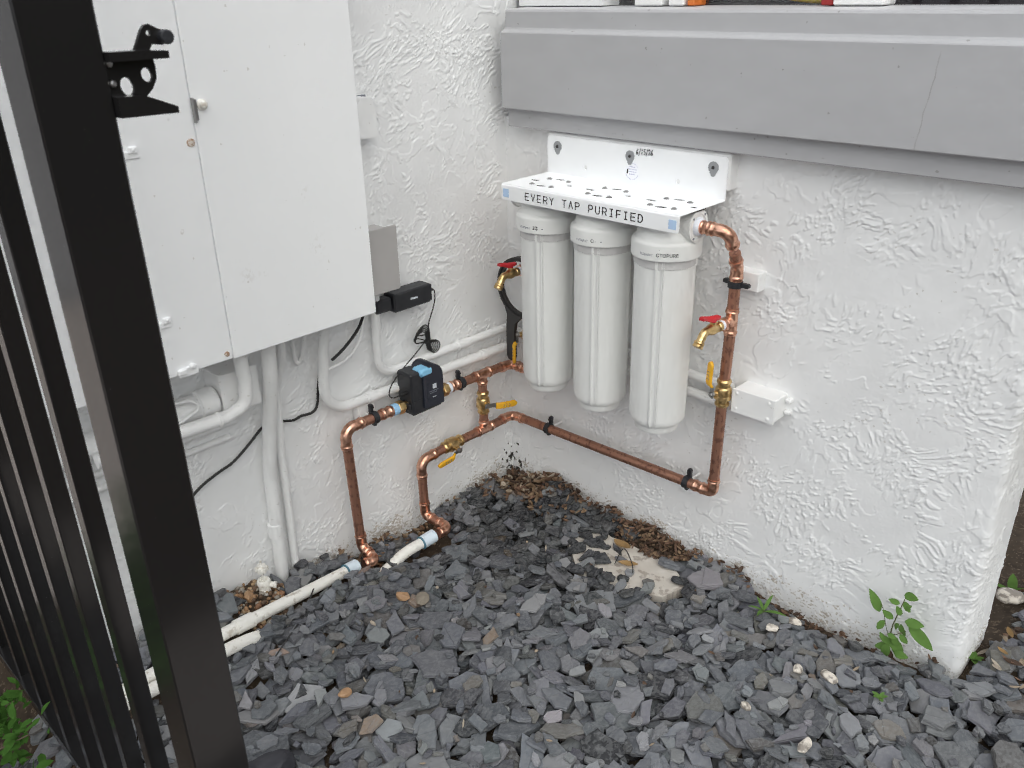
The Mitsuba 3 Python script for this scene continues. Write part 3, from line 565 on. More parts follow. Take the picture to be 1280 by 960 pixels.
part(pw, 'coupling', lathe([(0.0175, -0.024), (0.0205, -0.023), (0.0205, 0.022), (0.0190, 0.024)], (0.1675, -0.548, 0.0105), (0.06, 1, 0.09), 28), 'pvc_cement', 30, label='pale blue-white coupling at the copper end')
part(pw, 'cement_ring', lathe([(0.0178, 0), (0.0212, 0.0005), (0.0212, 0.0045), (0.0178, 0.005)], (0.1658, -0.576, 0.008), (0.06, 1, 0.09), 28), 'purple_primer', 30)

# ---------------------------------------------------------------- clips and their blocks
def clip(c, axis, up, label, wall, both=False):
    """Black pipe clip: a ring round the pipe with an ear towards up, held off the wall."""
    c, axis, up = np.asarray(c, float), unit(axis), unit(up); wall = unit(wall)
    ring = lathe([(PR + 0.0004, -0.0085), (PR + 0.0045, -0.0080), (PR + 0.0045, 0.0080), (PR + 0.0004, 0.0085)], c, axis, 24)
    w = np.cross(axis, up)
    ears = []
    for s in (1, -1):
        long = s > 0 or both
        o = c + up * s * (PR + (0.012 if long else 0.005)) + wall * 0.007
        e = 0.013 if long else 0.006
        ears.append(place(extrude(Polygon([(-e, -0.0055), (e - .004, -0.006), (e, -0.0035), (e, 0.0035), (e - .004, 0.006), (-e, 0.0055)]), 0.010), o, up * s, axis, np.cross(up * s, axis)))
    stand = lathe([(0.0035, 0), (0.0035, 0.052)], c + wall * PR, wall, 10)
    k = thing('pipe_clip', label, 'pipe clip')
    part(k, 'ring', ring, 'black_plastic', 40); part(k, 'stand_off', stand, 'painted_conduit', 40)
    for e in ears: part(k, 'ear', e, 'black_plastic', 30)
    part(k, 'screw', lathe([(0.0035, 0), (0.003, 0.002)], c + up * (PR + 0.018) + wall * 0.002, -wall, 10), 'black_rubber', 30)
def block(x0, x1, y0, y1, z0, z1, label): single('mounting_block', rbox(x0, x1, y0, y1, z0, z1, 0.003), 'painted_conduit', label, 'block', False)
block(0.004, 0.034, -0.662, -0.602, 0.408, 0.462, 'small white block behind the clip left of the monitor')
block(0.004, 0.034, -0.335, -0.262, 0.400, 0.458, 'small white block behind the clip right of the monitor')
block(0.818, 0.908, -0.036, 0.004, 0.834, 0.884, 'white block behind the clip near the top of the outlet pipe')
clip((AX, -0.635, z_up(-0.635)), (0, 1, -0.02), (0, 0, 1), 'black pipe clip left of the monitor', (-1, 0, 0))
clip((AX, -0.296, z_up(-0.296)), (0, 1, -0.02), (0, 0, 1), 'black pipe clip right of the monitor', (-1, 0, 0))
clip((0.236, BY, zb_(0.236)), (1, 0, 0), (0, 0, 1), 'black pipe clip on the low horizontal run nearest the corner', (0, 1, 0))
clip((0.768, BY, zb_(0.768)), (1, 0, 0), (0, 0, 1), 'black pipe clip on the low horizontal run nearest the outlet riser', (0, 1, 0))
clip((0.8622, BY, 0.858), (0, 0, 1), (1, 0, 0), 'black pipe clip near the top of the outlet riser', (0, 1, 0), True)

# ---------------------------------------------------------------- flow monitor, adapter and cord
MS = lambda x, y, z: (0.04 + (x - 0.04) * 0.78, -0.458 + (y + 0.472) * 0.80, 0.418 + (z - 0.42) * 0.84)
def shrink(m):
    m = m.copy(); V = np.asarray(m.vertices); m.vertices = np.stack(MS(V[:, 0], V[:, 1], V[:, 2]), 1); return m
mon = thing('flow_monitor', 'dark boxy electronic flow monitor clamped on the upper copper pipe', 'monitor')
def prism_yz(pts, x0, x1): return place(extrude(Polygon(pts), x1 - x0), (x0, 0, 0), (0, 1, 0), (0, 0, 1), (1, 0, 0))
face = Point(-0.447, 0.515).buffer(0.048, 12)
from shapely.ops import unary_union
front = unary_union([affinity.scale(face, 1, 1.05), Polygon([(-0.495, 0.41), (-0.399, 0.405), (-0.399, 0.515), (-0.495, 0.515)])]).buffer(-0.006).buffer(0.006)
part(mon, 'body', shrink(prism_yz(list(front.exterior.coords)[:-1], 0.040, 0.126)), 'navy_plastic', 30)
part(mon, 'side_case', shrink(rbox(0.035, 0.120, -0.548, -0.484, 0.445, 0.553, 0.006)), 'black_plastic', False)
part(mon, 'base', shrink(rbox(0.036, 0.118, -0.545, -0.400, 0.392, 0.452, 0.007)), 'black_plastic', False)
part(mon, 'button', shrink(hull(np.vstack([rbox(0.075, 0.131, -0.507, -0.449, 0.532, 0.561, 0.007).vertices]))), 'blue_plastic', 40)
part(mon, 'label_panel', shrink(prism_yz([(-0.478, 0.43), (-0.414, 0.43), (-0.414, 0.50), (-0.478, 0.50)], 0.1262, 0.1268)), 'navy_plastic', False)
part(mon, 'print', shrink(prism_yz([(-0.452, 0.474), (-0.434, 0.474), (-0.434, 0.492), (-0.452, 0.492)], 0.127, 0.1276)), 'pale_print', False)
for z0, y0, y1 in ((0.466, -0.470, -0.424), (0.459, -0.468, -0.432), (0.442, -0.455, -0.437)):
    part(mon, 'print', shrink(prism_yz([(y0, z0), (y1, z0), (y1, z0 + 0.0022), (y0, z0 + 0.0022)], 0.127, 0.1276)), 'grey_ink' if z0 > 0.45 else 'pale_print', False)
part(mon, 'print', shrink(rbox(0.099, 0.104, -0.437, -0.416, 0.5655, 0.5665, 0.0003)), 'pale_print', False)
part(mon, 'plug', shrink(lathe([(0.006, 0), (0.0075, 0.003), (0.0065, 0.028), (0.0035, 0.040)], (0.090, -0.540, 0.480), (0.1, -1, 0.05), 14)), 'black_rubber', 40)
part(mon, 'bracket', shrink(union([rbox(0.05, 0.112, -0.556, -0.546, 0.415, 0.440, 0.002), rbox(0.03, 0.045, -0.55, -0.40, 0.388, 0.42, 0.002)])), 'black_plastic', False)

ad = thing('power_adapter', 'black brick-shaped power adapter plugged in below the steel box', 'power adapter')
part(ad, 'body', rbox(0.018, 0.068, -0.528, -0.392, 0.715, 0.770, 0.004), 'black_plastic', False)
part(ad, 'plug_end', rbox(0.022, 0.060, -0.585, -0.5275, 0.722, 0.762, 0.006), 'black_plastic', False)
part(ad, 'end_cap', rbox(0.021, 0.065, -0.3925, -0.386, 0.718, 0.767, 0.002), 'black_plastic', False)
part(ad, 'print', prism_yz([(-0.470, 0.741), (-0.444, 0.739), (-0.444, 0.7445), (-0.470, 0.7465)], 0.0683, 0.0688), 'pale_print', False)
part(ad, 'strain_relief', lathe([(0.0055, 0), (0.0048, 0.012), (0.0032, 0.022)], (0.043, -0.3865, 0.742), (0, 1, -0.1), 12), 'black_rubber', 40)
loops = [(0.043, -0.370, 0.740), (0.040, -0.356, 0.732), (0.034, -0.352, 0.70), (0.030, -0.362, 0.665), (0.026, -0.374, 0.632), (0.024, -0.379, 0.600)]
for k in range(5):   # figure-of-eight turns gathered at the tie
    for t in np.arange(0.0, 2 * math.pi, math.pi / 7):
        g = 1 + 0.10 * (k - 2); lo = 0.048 * g if math.cos(t) > 0 else 0.044 * g
        al = lo * math.cos(t); la = (0.026 if math.cos(t) > 0 else 0.016) * g * math.sin(2 * t) + 0.0020 * (k - 2)
        loops.append((0.024 + 0.0028 * k + 0.004 * math.sin(t), -0.388 - al * 0.68 + la * 0.73, 0.578 + al * 0.73 + la * 0.68))
loops += [(0.026, -0.395, 0.582), (0.028, -0.415, 0.565), (0.032, -0.445, 0.549), (0.040, -0.485, 0.533), (0.052, -0.525, 0.518), (0.064, -0.560, 0.502), (0.074, -0.578, 0.482), (0.079, -0.570, 0.470), (0.079, -0.546, 0.468)]
cd = thing('coiled_cable', 'thin black cord coiled in a bundle between the adapter and the monitor', 'cord')
part(cd, 'cord', sweep(spline(loops, 5), 0.0018, 8), 'black_rubber', 60)
part(cd, 'tie', lathe([(0.0075, 0), (0.0085, 0.001), (0.0085, 0.005), (0.0075, 0.006)], (0.030, -0.3905, 0.5805), (0, 0.68, -0.73), 12), 'black_rubber', 40)

# ---------------------------------------------------------------- filter unit
fu = thing('water_filter_unit', 'white wall bracket carrying three tall white water filter housings', 'water filter')
part(fu, 'backboard', rbox(0.206, 0.802, -0.0385, 0.004, 1.074, 1.166, 0.004), 'painted_conduit', False)
# bracket: back plate, shelf with real slots, front lip
FX = (0.3165, 0.5130, 0.7095); FYC = -0.150; SH = 1.052
plate = unary_union([Polygon([(0.209, 1.052), (0.797, 1.052), (0.797, 1.150), (0.791, 1.157), (0.215, 1.157), (0.209, 1.150)])])
for hx in (0.351, 0.657): plate = plate.difference(Point(hx, 1.082).buffer(0.0062, 8))
back = place(extrude(plate, 0.003), (0, -0.0390, 0), (1, 0, 0), (0, 0, 1), (0, -1, 0))
shelf = Polygon([(0.209, -0.0405), (0.797, -0.0405), (0.800, -0.238), (0.214, -0.238)])
for fx in FX:
    for dx, dy, sx, sy, an in ((-0.006, 0.048, .0165, .0075, 12), (0.003, -0.044, .0165, .0085, 8), (-0.058, 0.001, .018, .0062, -6), (0.066, 0.002, .010, .0065, -8)):
        e = affinity.rotate(affinity.scale(Point(0, 0).buffer(1, 10), sx, sy), an)
        shelf = shelf.difference(affinity.translate(e, fx + dx, FYC + dy))
shelf_m = place(extrude(shelf, 0.0015), (0, 0, SH - 0.0015), (1, 0, 0), (0, 1, 0), (0, 0, 1))
bendx = [(-0.2355, 1.0510), (-0.2385, 1.0505), (-0.2405, 1.0485), (-0.2413, 1.0450), (-0.2413, 1.0140), (-0.2385, 1.0140), (-0.2385, 1.0450), (-0.2375, 1.0475), (-0.2355, 1.0485)]
lip = place(extrude(Polygon(bendx), 0.582), (0.2155, 0, 0), (0, 1, 0), (0, 0, 1), (1, 0, 0))
lip_low = [(0.2155, 1.0145), (0.2195, 1.0090), (0.7935, 1.0090), (0.7975, 1.0145)]
lip2 = place(extrude(Polygon(lip_low), 0.0028), (0, -0.2385, 0), (1, 0, 0), (0, 0, 1), (0, -1, 0))
br = part(fu, 'bracket', cat([back, shelf_m, lip, lip2]), 'white_powdercoat', 30)
for wx in (0.248, 0.503, 0.758):
    drop = unary_union([Point(0, 0).buffer(0.0135, 14), Polygon([(-0.0125, -0.005), (0.0125, -0.005), (0.003, -0.0215), (-0.003, -0.0215)])]).buffer(0.001)
    k = part(br, 'washer', place(extrude(drop, 0.002), (wx, -0.0422, 1.129), (1, 0, 0), (0, 0, 1), (0, -1, 0)), 'grey_washer', 30)
    part(br, 'bolt', lathe([(0.0042, 0), (0.0042, 0.002), (0.003, 0.0028)], (wx, -0.0443, 1.129), (0, -1, 0), 8), 'wrench_plastic', 30)
for fx in FX:
    for dx, dy in ((-0.037, 0.037), (0.033, 0.037), (-0.030, -0.043), (0.039, -0.042)):
        part(br, 'screw_hole', lathe([(0.0078, 0), (0.0078, 0.0003)], (fx + dx, FYC + dy, SH + 0.0001), (0, 0, 1), 16), 'hole_black', False)
        part(br, 'screw', lathe([(0.0062, 0), (0.0062, 0.0008), (0.0050, 0.001), (0.0050, 0.0025), (0.0036, 0.0036)], (fx + dx, FYC + dy, SH + 0.0002), (0, 0, 1), 14), 'steel_bright', 25)
# lettering cut into the lip
GL = {'E': [[(1, 0), (0, 0), (0, 1), (1, 1)], [(0, .5), (.85, .5)]], 'V': [[(0, 1), (.5, 0), (1, 1)]], 'R': [[(0, 0), (0, 1), (.7, 1), (1, .82), (1, .62), (.7, .45), (0, .45)], [(.55, .45), (1, 0)]],
      'Y': [[(0, 1), (.5, .48), (1, 1)], [(.5, .48), (.5, 0)]], 'T': [[(0, 1), (1, 1)], [(.5, 1), (.5, 0)]], 'L': [[(0, 0), (.5, 1), (1, 0)]], 'P': [[(0, 0), (0, 1), (.7, 1), (1, .83), (1, .62), (.7, .45), (0, .45)]],
      'U': [[(0, 1), (0, .25), (.25, 0), (.75, 0), (1, .25), (1, 1)]], 'I': [[(.5, 0), (.5, 1)], [(.2, 0), (.8, 0)], [(.2, 1), (.8, 1)]], 'F': [[(0, 0), (0, 1), (1, 1)], [(0, .5), (.85, .5)]], 'D': [[(0, 0), (0, 1), (.6, 1), (1, .7), (1, .3), (.6, 0), (0, 0)]]}
def stroke_text(text, x0, adv, w, h, lw, depth):
    out = []
    for i, ch in enumerate(text):
        for line in GL.get(ch, []):
            out.append(strip([(x0 + i * adv + a * w, b * h) for a, b in line], lw, depth + 0.00003 * len(out)))
    return cat(out)
ltr = stroke_text('EVERY TLP PURIFIED', 0.0, (0.689 - 0.3135) / 17, 0.0125, 0.0185, 0.0024, 0.0005)
part(br, 'lettering', place(ltr, (0.306, -0.24135, 1.0195), (1, 0, 0), (0, 0, 1), (0, -1, 0)), 'black_ink', False, kind='stuff')
for sx in (0.2225, 0.769):
    part(br, 'sticker', rbox(sx, sx + 0.0215, -0.2422, -0.24135, 1.0170, 1.0395, 0.0002), 'blue_print', False)
# hand-written date in marker
DG = {'6': [[(.8, 1), (.25, .6), (.1, .25), (.4, 0), (.8, .15), (.7, .42), (.15, .35)]], '1': [[(.5, 1), (.45, 0)]], '5': [[(.9, 1), (.3, .95), (.25, .6), (.7, .55), (.8, .2), (.2, 0)]], '/': [[(.85, 1.1), (.1, -.2)]], '2': [[(.1, .8), (.5, 1), (.8, .75), (.1, .05), (.9, .1)]]}
dm = []
for i, ch in enumerate('6/15/26'):
    for line in DG[ch]: dm.append(strip([(i * 0.0078 + a * 0.0072, b * 0.014 + 0.0004 * i) for a, b in line], 0.0025, 0.0004 + 0.00003 * len(dm)))
part(br, 'date', place(cat(dm), (0.522, -0.0421, 1.1355), (1, 0, 0), (0, 0, 1), (0, -1, 0)), 'black_ink', False, label='handwritten black date')
stk = part(br, 'sticker', place(extrude(Point(0, 0).buffer(0.024, 24), 0.0003), (0.511, -0.0421, 1.090), (1, 0, 0), (0, 0, 1), (0, -1, 0)), 'sticker_white', False, label='round white sticker with faint blue print')
pr_ = [strip([(-0.012 + 0.003 * (abs(k - 1.5) > 1), 0.012 - 0.0065 * k), (0.014 - 0.004 * (abs(k - 1.5) > 1), 0.0115 - 0.0065 * k)], 0.0016, 0.0002) for k in range(4)] + [strip([(0.0215 * math.cos(t), 0.0215 * math.sin(t)) for t in np.linspace(a, a + 1.1, 6)], 0.0010, 0.0002) for a in (0.5, 3.5, 4.8)]
part(br, 'print', place(cat(pr_), (0.511, -0.0425, 1.090), (1, 0, 0), (0, 0, 1), (0, -1, 0)), 'violet_ink', False)
part(br, 'print', place(strip([(0, 0), (0.0005, 0.008)], 0.004, 0.0002), (0.496, -0.0425, 1.085), (1, 0, 0), (0, 0, 1), (0, -1, 0)), 'black_ink', False)

def ribbed_bowl(cx, cy):
    zs = [(0.9262, 0.0772), (0.9030, 0.0770), (0.9010, 0.0752), (0.62, 0.0735), (0.478, 0.0722), (0.468, 0.0708), (0.462, 0.0682), (0.457, 0.0645), (0.4555, 0.0618), (0.4535, 0.0612), (0.440, 0.0595), (0.4375, 0.0570), (0.4365, 0.001)]
    base = []
    for k in range(4):
        c0 = -66 + 90 * k
        for d in (-6.2, 6.2): base += [(c0 + d - 3.0, 0), (c0 + d - 1.9, 1), (c0 + d + 1.9, 1), (c0 + d + 3.0, 0)]
    th = sorted(set([a % 360 for a, _ in base]) | set(a for a in np.arange(0, 360, 7.5) if min(abs((a - b + 180) % 360 - 180) for b, _ in base) > 1.5))
    rib = {a % 360: f for a, f in base}
    V = []
    for z, r in zs:
        for a in th:
            on = rib.get(a, 0) if 0.4565 < z < 0.9265 else 0
            if z in (0.457, 0.462): on *= 0.6
            q = r + 0.0034 * on; t = math.radians(a); V.append((cx + q * math.cos(t), cy + q * math.sin(t), z))
    n = len(th); F = []; i = np.arange(n); j = (i + 1) % n
    for k in range(len(zs) - 1):
        b, c = k * n, (k + 1) * n
        F += [np.stack([b + i, c + j, b + j], 1), np.stack([b + i, c + i, c + j], 1)]
    return trimesh.Trimesh(V, np.vstack(F), process=False)
def wrap_text(text, h, cx, cy, r, ang0, z, depth=0.0004, bold=True):
    m = meshkit.text_mesh(text, h, depth, bold); V = np.asarray(m.vertices)
    t = math.radians(ang0) + V[:, 0] / r; q = r + V[:, 2]
    m.vertices = np.stack([cx + q * np.cos(t), cy + q * np.sin(t), z + V[:, 1]], 1); return m
HX = (0.303, 0.503, 0.704); HY = -0.148
for i, hx in enumerate(HX):
    part(fu, 'dark_backing', lathe([(0.085, 0), (0.085, 0.003)], (hx + 0.010, -0.1485, SH - 0.0048), (0, 0, 1), 40), 'black_rubber', False)  # black disc added under the shelf to darken its slots
    hs = part(fu, 'filter_housing', ribbed_bowl(hx, HY), 'housing_plastic', 38)
    part(hs, 'cap', lathe([(0.076, 0.9265), (0.0872, 0.9265), (0.0885, 0.9285), (0.0885, 0.962), (0.0872, 0.968), (0.0835, 0.9725), (0.0785, 0.975), (0.0765, 0.978), (0.0735, 0.990), (0.066, 0.996), (0.066, 1.0450)], (hx, HY, 0), (0, 0, 1), 64), 'housing_plastic', 38)
    part(hs, 'band', lathe([(0.0774, 0.9040), (0.0784, 0.9045), (0.0784, 0.9245), (0.0774, 0.9250)], (hx, HY, 0), (0, 0, 1), 64), 'housing_band', 38)
    cx, cy, r = hx, HY, 0.0884
    part(hs, 'print', wrap_text('PURIMAT', 0.0060, cx, cy, r, -106 + 2 * i, 0.9385, bold=False), 'grey_ink', False)
    part(hs, 'print', wrap_text(('III', 'C', 'CTOPURE')[i], 0.0085, cx, cy, r, -76 + 2 * i, 0.9390), 'black_ink', False)
    bar = strip([(0, 0), (0.017, 0)], 0.0022, 0.0003) if i < 2 else strip([(0, 0.014), (0.034, 0.014)], 0.0009, 0.0003)
    V = np.asarray(bar.vertices); t = math.radians(-68 + 2 * i if i < 2 else -88) + V[:, 0] / r
    bar.vertices = np.stack([cx + (r + V[:, 2]) * np.cos(t), cy + (r + V[:, 2]) * np.sin(t), 0.9415 + V[:, 1]], 1)
    part(hs, 'print', bar, 'grey_ink', False)
for s, x0, nm in ((-1, 0.235, 'left'), (1, 0.755, 'right')):
    pt = part(fu, 'port', lathe([(0.038, 0), (0.0385, 0.028), (0.0385, 0.032), (0.0405, 0.034), (0.0405, 0.0385), (0.0375, 0.040), (0.030, 0.0402), (0.0295, 0.036), (0.020, 0.036)], (x0, HY, 1.008), (s, 0, 0), 36), 'housing_plastic', 35)
    part(pt, 'thread_tape', lathe([(0.0225, 0.036), (0.0225, 0.041), (0.0185, 0.048)], (x0, HY, 1.008), (s, 0, 0), 24), 'white_tape', 35)
    for a in (50, 140, 230, 320):
        part(pt, 'bolt', lathe([(0.003, 0.0395), (0.003, 0.0412), (0.002, 0.0415)], (x0, HY + 0.0345 * math.cos(math.radians(a)), 1.008 + 0.0345 * math.sin(math.radians(a))), (s, 0, 0), 8), 'grey_ink', 30)

# filter wrench hanging on the left tap
wr = thing('filter_wrench', 'black plastic filter wrench hanging on the left hose tap', 'wrench')
ring = Point(0.153, 0.700).buffer(0.098, 24).difference(Point(0.153, 0.700).buffer(0.084, 24))
arm = Polygon([(0.078, 0.632), (0.090, 0.600), (0.085, 0.55), (0.086, 0.46), (0.091, 0.449), (0.103, 0.445), (0.114, 0.449), (0.119, 0.46), (0.119, 0.54), (0.124, 0.575), (0.150, 0.602), (0.20, 0.612), (0.19, 0.625), (0.10, 0.66)])
shape = unary_union([ring, arm]).difference(Point(0.153, 0.700).buffer(0.084, 24)).buffer(0.003).buffer(-0.003)
wm = place(extrude(shape, 0.012), (0, -0.092, 0), (1, 0, 0), (0, 0, 1), (0, -1, 0))
rim = unary_union([Point(0.153, 0.700).buffer(0.098, 24).difference(Point(0.153, 0.700).buffer(0.092, 24))])
put(wr, union([wm, place(extrude(rim, 0.020), (0, -0.089, 0), (1, 0, 0), (0, 0, 1), (0, -1, 0))]), 'wrench_plastic', 30)

# junction box on the low wall
jb2 = thing('junction_box', 'white rectangular box on the low wall right of the outlet pipe', 'junction box')
part(jb2, 'case', rbox(0.8835, 1.004, -0.063, 0.004, 0.5095, 0.575, 0.003), 'painted_conduit', False)
part(jb2, 'lid', rbox(0.882, 1.0055, -0.0685, -0.0635, 0.508, 0.5765, 0.0015), 'painted_conduit', False)
for x, z in ((0.897, 0.566), (0.897, 0.522), (0.989, 0.565), (0.989, 0.521)):
    part(jb2, 'screw', lathe([(0.0042, 0), (0.004, 0.002), (0.002, 0.0035)], (x, -0.0685, z), (0, -1, 0), 12), 'painted_conduit', 30)
for z in (0.560, 0.527): part(jb2, 'lug', rbox(1.0045, 1.022, -0.018, 0.004, z - 0.006, z + 0.006, 0.003), 'painted_conduit', False)

# ---------------------------------------------------------------- fence with gate post
fe = thing('metal_fence', 'glossy black metal fence with thick gate post in the left foreground', 'fence')
part(fe, 'post', rbox(0.972, 1.038, -1.650, -1.580, -0.10, 2.15, 0.002), 'gloss_black', False)
for k in range(16):
    x1 = 0.792 - 0.1385 * k
    part(fe, 'picket', rbox(x1 - 0.027, x1, -1.6345, -1.6075, 0.015, 2.05, 0.0015), 'gloss_black', False)
part(fe, 'rail', rbox(-1.45, 0.9715, -1.6445, -1.6345 + 0.0395, 0.055, 0.085, 0.0015), 'gloss_black', False)
part(fe, 'rail', rbox(-1.45, 0.9715, -1.6445, -1.6345 + 0.0395, 1.92, 1.95, 0.0015), 'gloss_black', False)
# gate latch on the inner face of the post
def lat(pts_or_poly, th, x): 
    poly = pts_or_poly if hasattr(pts_or_poly, 'exterior') else Polygon(pts_or_poly)
    return place(extrude(poly, th), (x, 0, 0), (0, 1, 0), (0, 0, 1), (1, 0, 0))
gl = part(fe, 'gate_latch', lat(unary_union([Polygon([(-1.580, 1.4945), (-1.533, 1.4930), (-1.5310, 1.479), (-1.5320, 1.468), (-1.5376, 1.459), (-1.5449, 1.4528), (-1.580, 1.440)])]).difference(affinity.rotate(affinity.scale(Point(-1.5412, 1.4722).buffer(1, 14), 0.0052, 0.0066), 15)).difference(affinity.rotate(affinity.scale(Point(-1.5620, 1.4632).buffer(1, 14), 0.0062, 0.0085), 15)), 0.004, 1.028), 'gloss_black', 30, label='black gate latch plate with two round holes')
part(gl, 'arm', lat(unary_union([Polygon([(-1.5485, 1.490), (-1.5360, 1.5125), (-1.5320, 1.5165), (-1.5281, 1.5171), (-1.5193, 1.5125), (-1.512, 1.5109), (-1.5108, 1.5054), (-1.5130, 1.4995), (-1.5177, 1.4976), (-1.528, 1.4989), (-1.5335, 1.490)])]).buffer(-0.001).buffer(0.001).difference(Point(-1.5297, 1.5090).buffer(0.0024, 8)), 0.005, 1.0215), 'gloss_black', 30)
part(gl, 'knob', lathe([(0.0062, -0.004), (0.0068, -0.003), (0.0068, 0.008), (0.0058, 0.0095)], (1.0265, -1.5150, 1.5050), (1, 0, 0), 16), 'black_plastic', 30)
for z0, z1, y1, zt1 in ((1.4868, 1.4953, -1.5231, 1.4935), (1.4370, 1.4558, -1.5228, 1.4425)):
    wedge = lat([(-1.580, z0), (y1, z0 if z0 > 1.45 else 1.4365), (y1, zt1), (-1.5547 if z0 < 1.45 else -1.55, z1), (-1.580, z1)], 0.016, 1.0325)
    part(gl, 'guide', wedge, 'gloss_black', 30)
for z in (1.4850, 1.4668, 1.4455): part(gl, 'screw', lathe([(0.0038, 0), (0.0034, 0.0022), (0.002, 0.003)], (1.034, -1.5765, z), (1, 0.3, 0), 12), 'steel_bright', 30)

# ---------------------------------------------------------------- slate chips: settle them one by one on a height map
RES = 0.005; OX, OY, NX, NY = -0.02, -1.78, 480, 560
hx_, hy_ = OX + (np.arange(NX) + .5) * RES, OY + (np.arange(NY) + .5) * RES
HMX, HMY = np.meshgrid(hx_, hy_, indexing='ij')
H = terrain(HMX, HMY); owner = np.full(H.shape, -1)
def seg_block(a, b, r, ztop):
    a, b = np.asarray(a), np.asarray(b); d = b - a; t = np.clip(((HMX - a[0]) * d[0] + (HMY - a[1]) * d[1]) / (d @ d), 0, 1)
    return np.hypot(HMX - a[0] - t * d[0], HMY - a[1] - t * d[1]) < r
keep_off = seg_block((0.1205, -0.77), (0.160, -1.217), 0.019, 0) | seg_block((0.16, -1.217), (0.19, -1.56), 0.019, 0) | seg_block((0.1685, -0.50), (0.164, -0.635), 0.022, 0) | seg_block((0.07, -0.726), (0.14, -0.722), 0.024, 0) | seg_block((0.135, -0.722), (0.121, -0.80), 0.024, 0) | seg_block((0.07, -0.474), (0.172, -0.466), 0.024, 0) | seg_block((0.172, -0.466), (0.169, -0.55), 0.024, 0)
keep_off |= np.hypot(HMX - 0.022, HMY + 0.967) < 0.022; keep_off |= np.hypot(HMX - 0.017, HMY + 0.918) < 0.014
keep_off |= (HMX > 0.965) & (HMX < 1.045) & (HMY > -1.66) & (HMY < -1.572)
keep_off |= np.hypot(HMX - 0.060, HMY + 1.045) < 0.028
half_pipe = seg_block((0.160, -0.67), (0.170, -0.95), 0.017, 0) | seg_block((0.170, -0.95), (0.205, -1.30), 0.017, 0)
H = np.where(half_pipe, np.maximum(H, -0.006), H)
SLAB = Polygon([(0.440, -0.215), (0.452, -0.165), (0.482, -0.104), (0.545, -0.121), (0.602, -0.112), (0.748, -0.116), (0.793, -0.129), (0.852, -0.168), (0.829, -0.252), (0.742, -0.287), (0.708, -0.338), (0.575, -0.322)])
SLAB_NEAR = SLAB.buffer(0.022)
def in_poly(poly, X, Y):
    c = np.array(poly.exterior.coords); out = np.zeros(np.shape(X), bool)
    for (x0, y0), (x1, y1) in zip(c[:-1], c[1:]):
        hit = ((y0 > Y) != (y1 > Y)) & (X < (x1 - x0) * (Y - y0) / (y1 - y0 + 1e-12) + x0); out ^= hit
    return out
slab_in = in_poly(SLAB, HMX, HMY)
H = np.where(slab_in, np.maximum(H, -0.027), H)
CAPZ = np.where(slab_in, 0.012, np.where(HMX < 0.35, 0.072, 0.070) + H)
def near_wall_b(x, y): return sstep(-0.22, -0.04, y)
def density(x, y):
    d = 1.0
    if (x - 0.11) ** 2 / 0.10 ** 2 + (y + 0.05) ** 2 / 0.10 ** 2 < 1: d *= 0.03
    if (x - 0.66) ** 2 / 0.15 ** 2 + (y + 0.055) ** 2 / 0.085 ** 2 < 1: d *= 0.02
    if SLAB_NEAR.contains(Point(x, y)): d *= 0.02 if y > -0.29 and x > 0.55 else 0.28
    if abs(x - 0.07) < 0.09 and abs(y + 1.08) < 0.07: d *= 0.10
    if x < 0.12 and -0.48 < y < -0.37: d *= 0.25
    if x > 1.50 and y > 0.0: d *= 0.28
    if 0.98 < x < 1.46 and y > -0.075: d *= 0.06
    if y < -1.66: d *= 0.22
    if x > 1.58 and y < -0.7: d = 0
    if x < 0.09 and -0.74 < y < -0.45: d *= 0.45
    return d
TONES = np.array([(0.050, 0.053, 0.060), (0.064, 0.067, 0.075), (0.082, 0.086, 0.094), (0.100, 0.103, 0.110), (0.120, 0.122, 0.128), (0.078, 0.075, 0.072), (0.096, 0.088, 0.080), (0.145, 0.146, 0.150), (0.14, 0.105, 0.08)])
TW = np.array([.13, .25, .26, .15, .07, .06, .03, .04, .008]); TW = TW / TW.sum()
chips = []
def outline(L, Wd):
    n = rng.integers(4, 8); a = np.sort((np.arange(n) + rng.uniform(-.36, .36, n)) * 2 * math.pi / n)
    q = np.stack([np.cos(a), np.sin(a)], 1) * rng.uniform(.82, 1.1, (n, 1))
    q = np.sign(q) * np.abs(q) ** rng.uniform(.75, 1.0) * [L / 2, Wd / 2]
    hull2 = Polygon(q).convex_hull; return np.array(hull2.exterior.coords)[:-1]
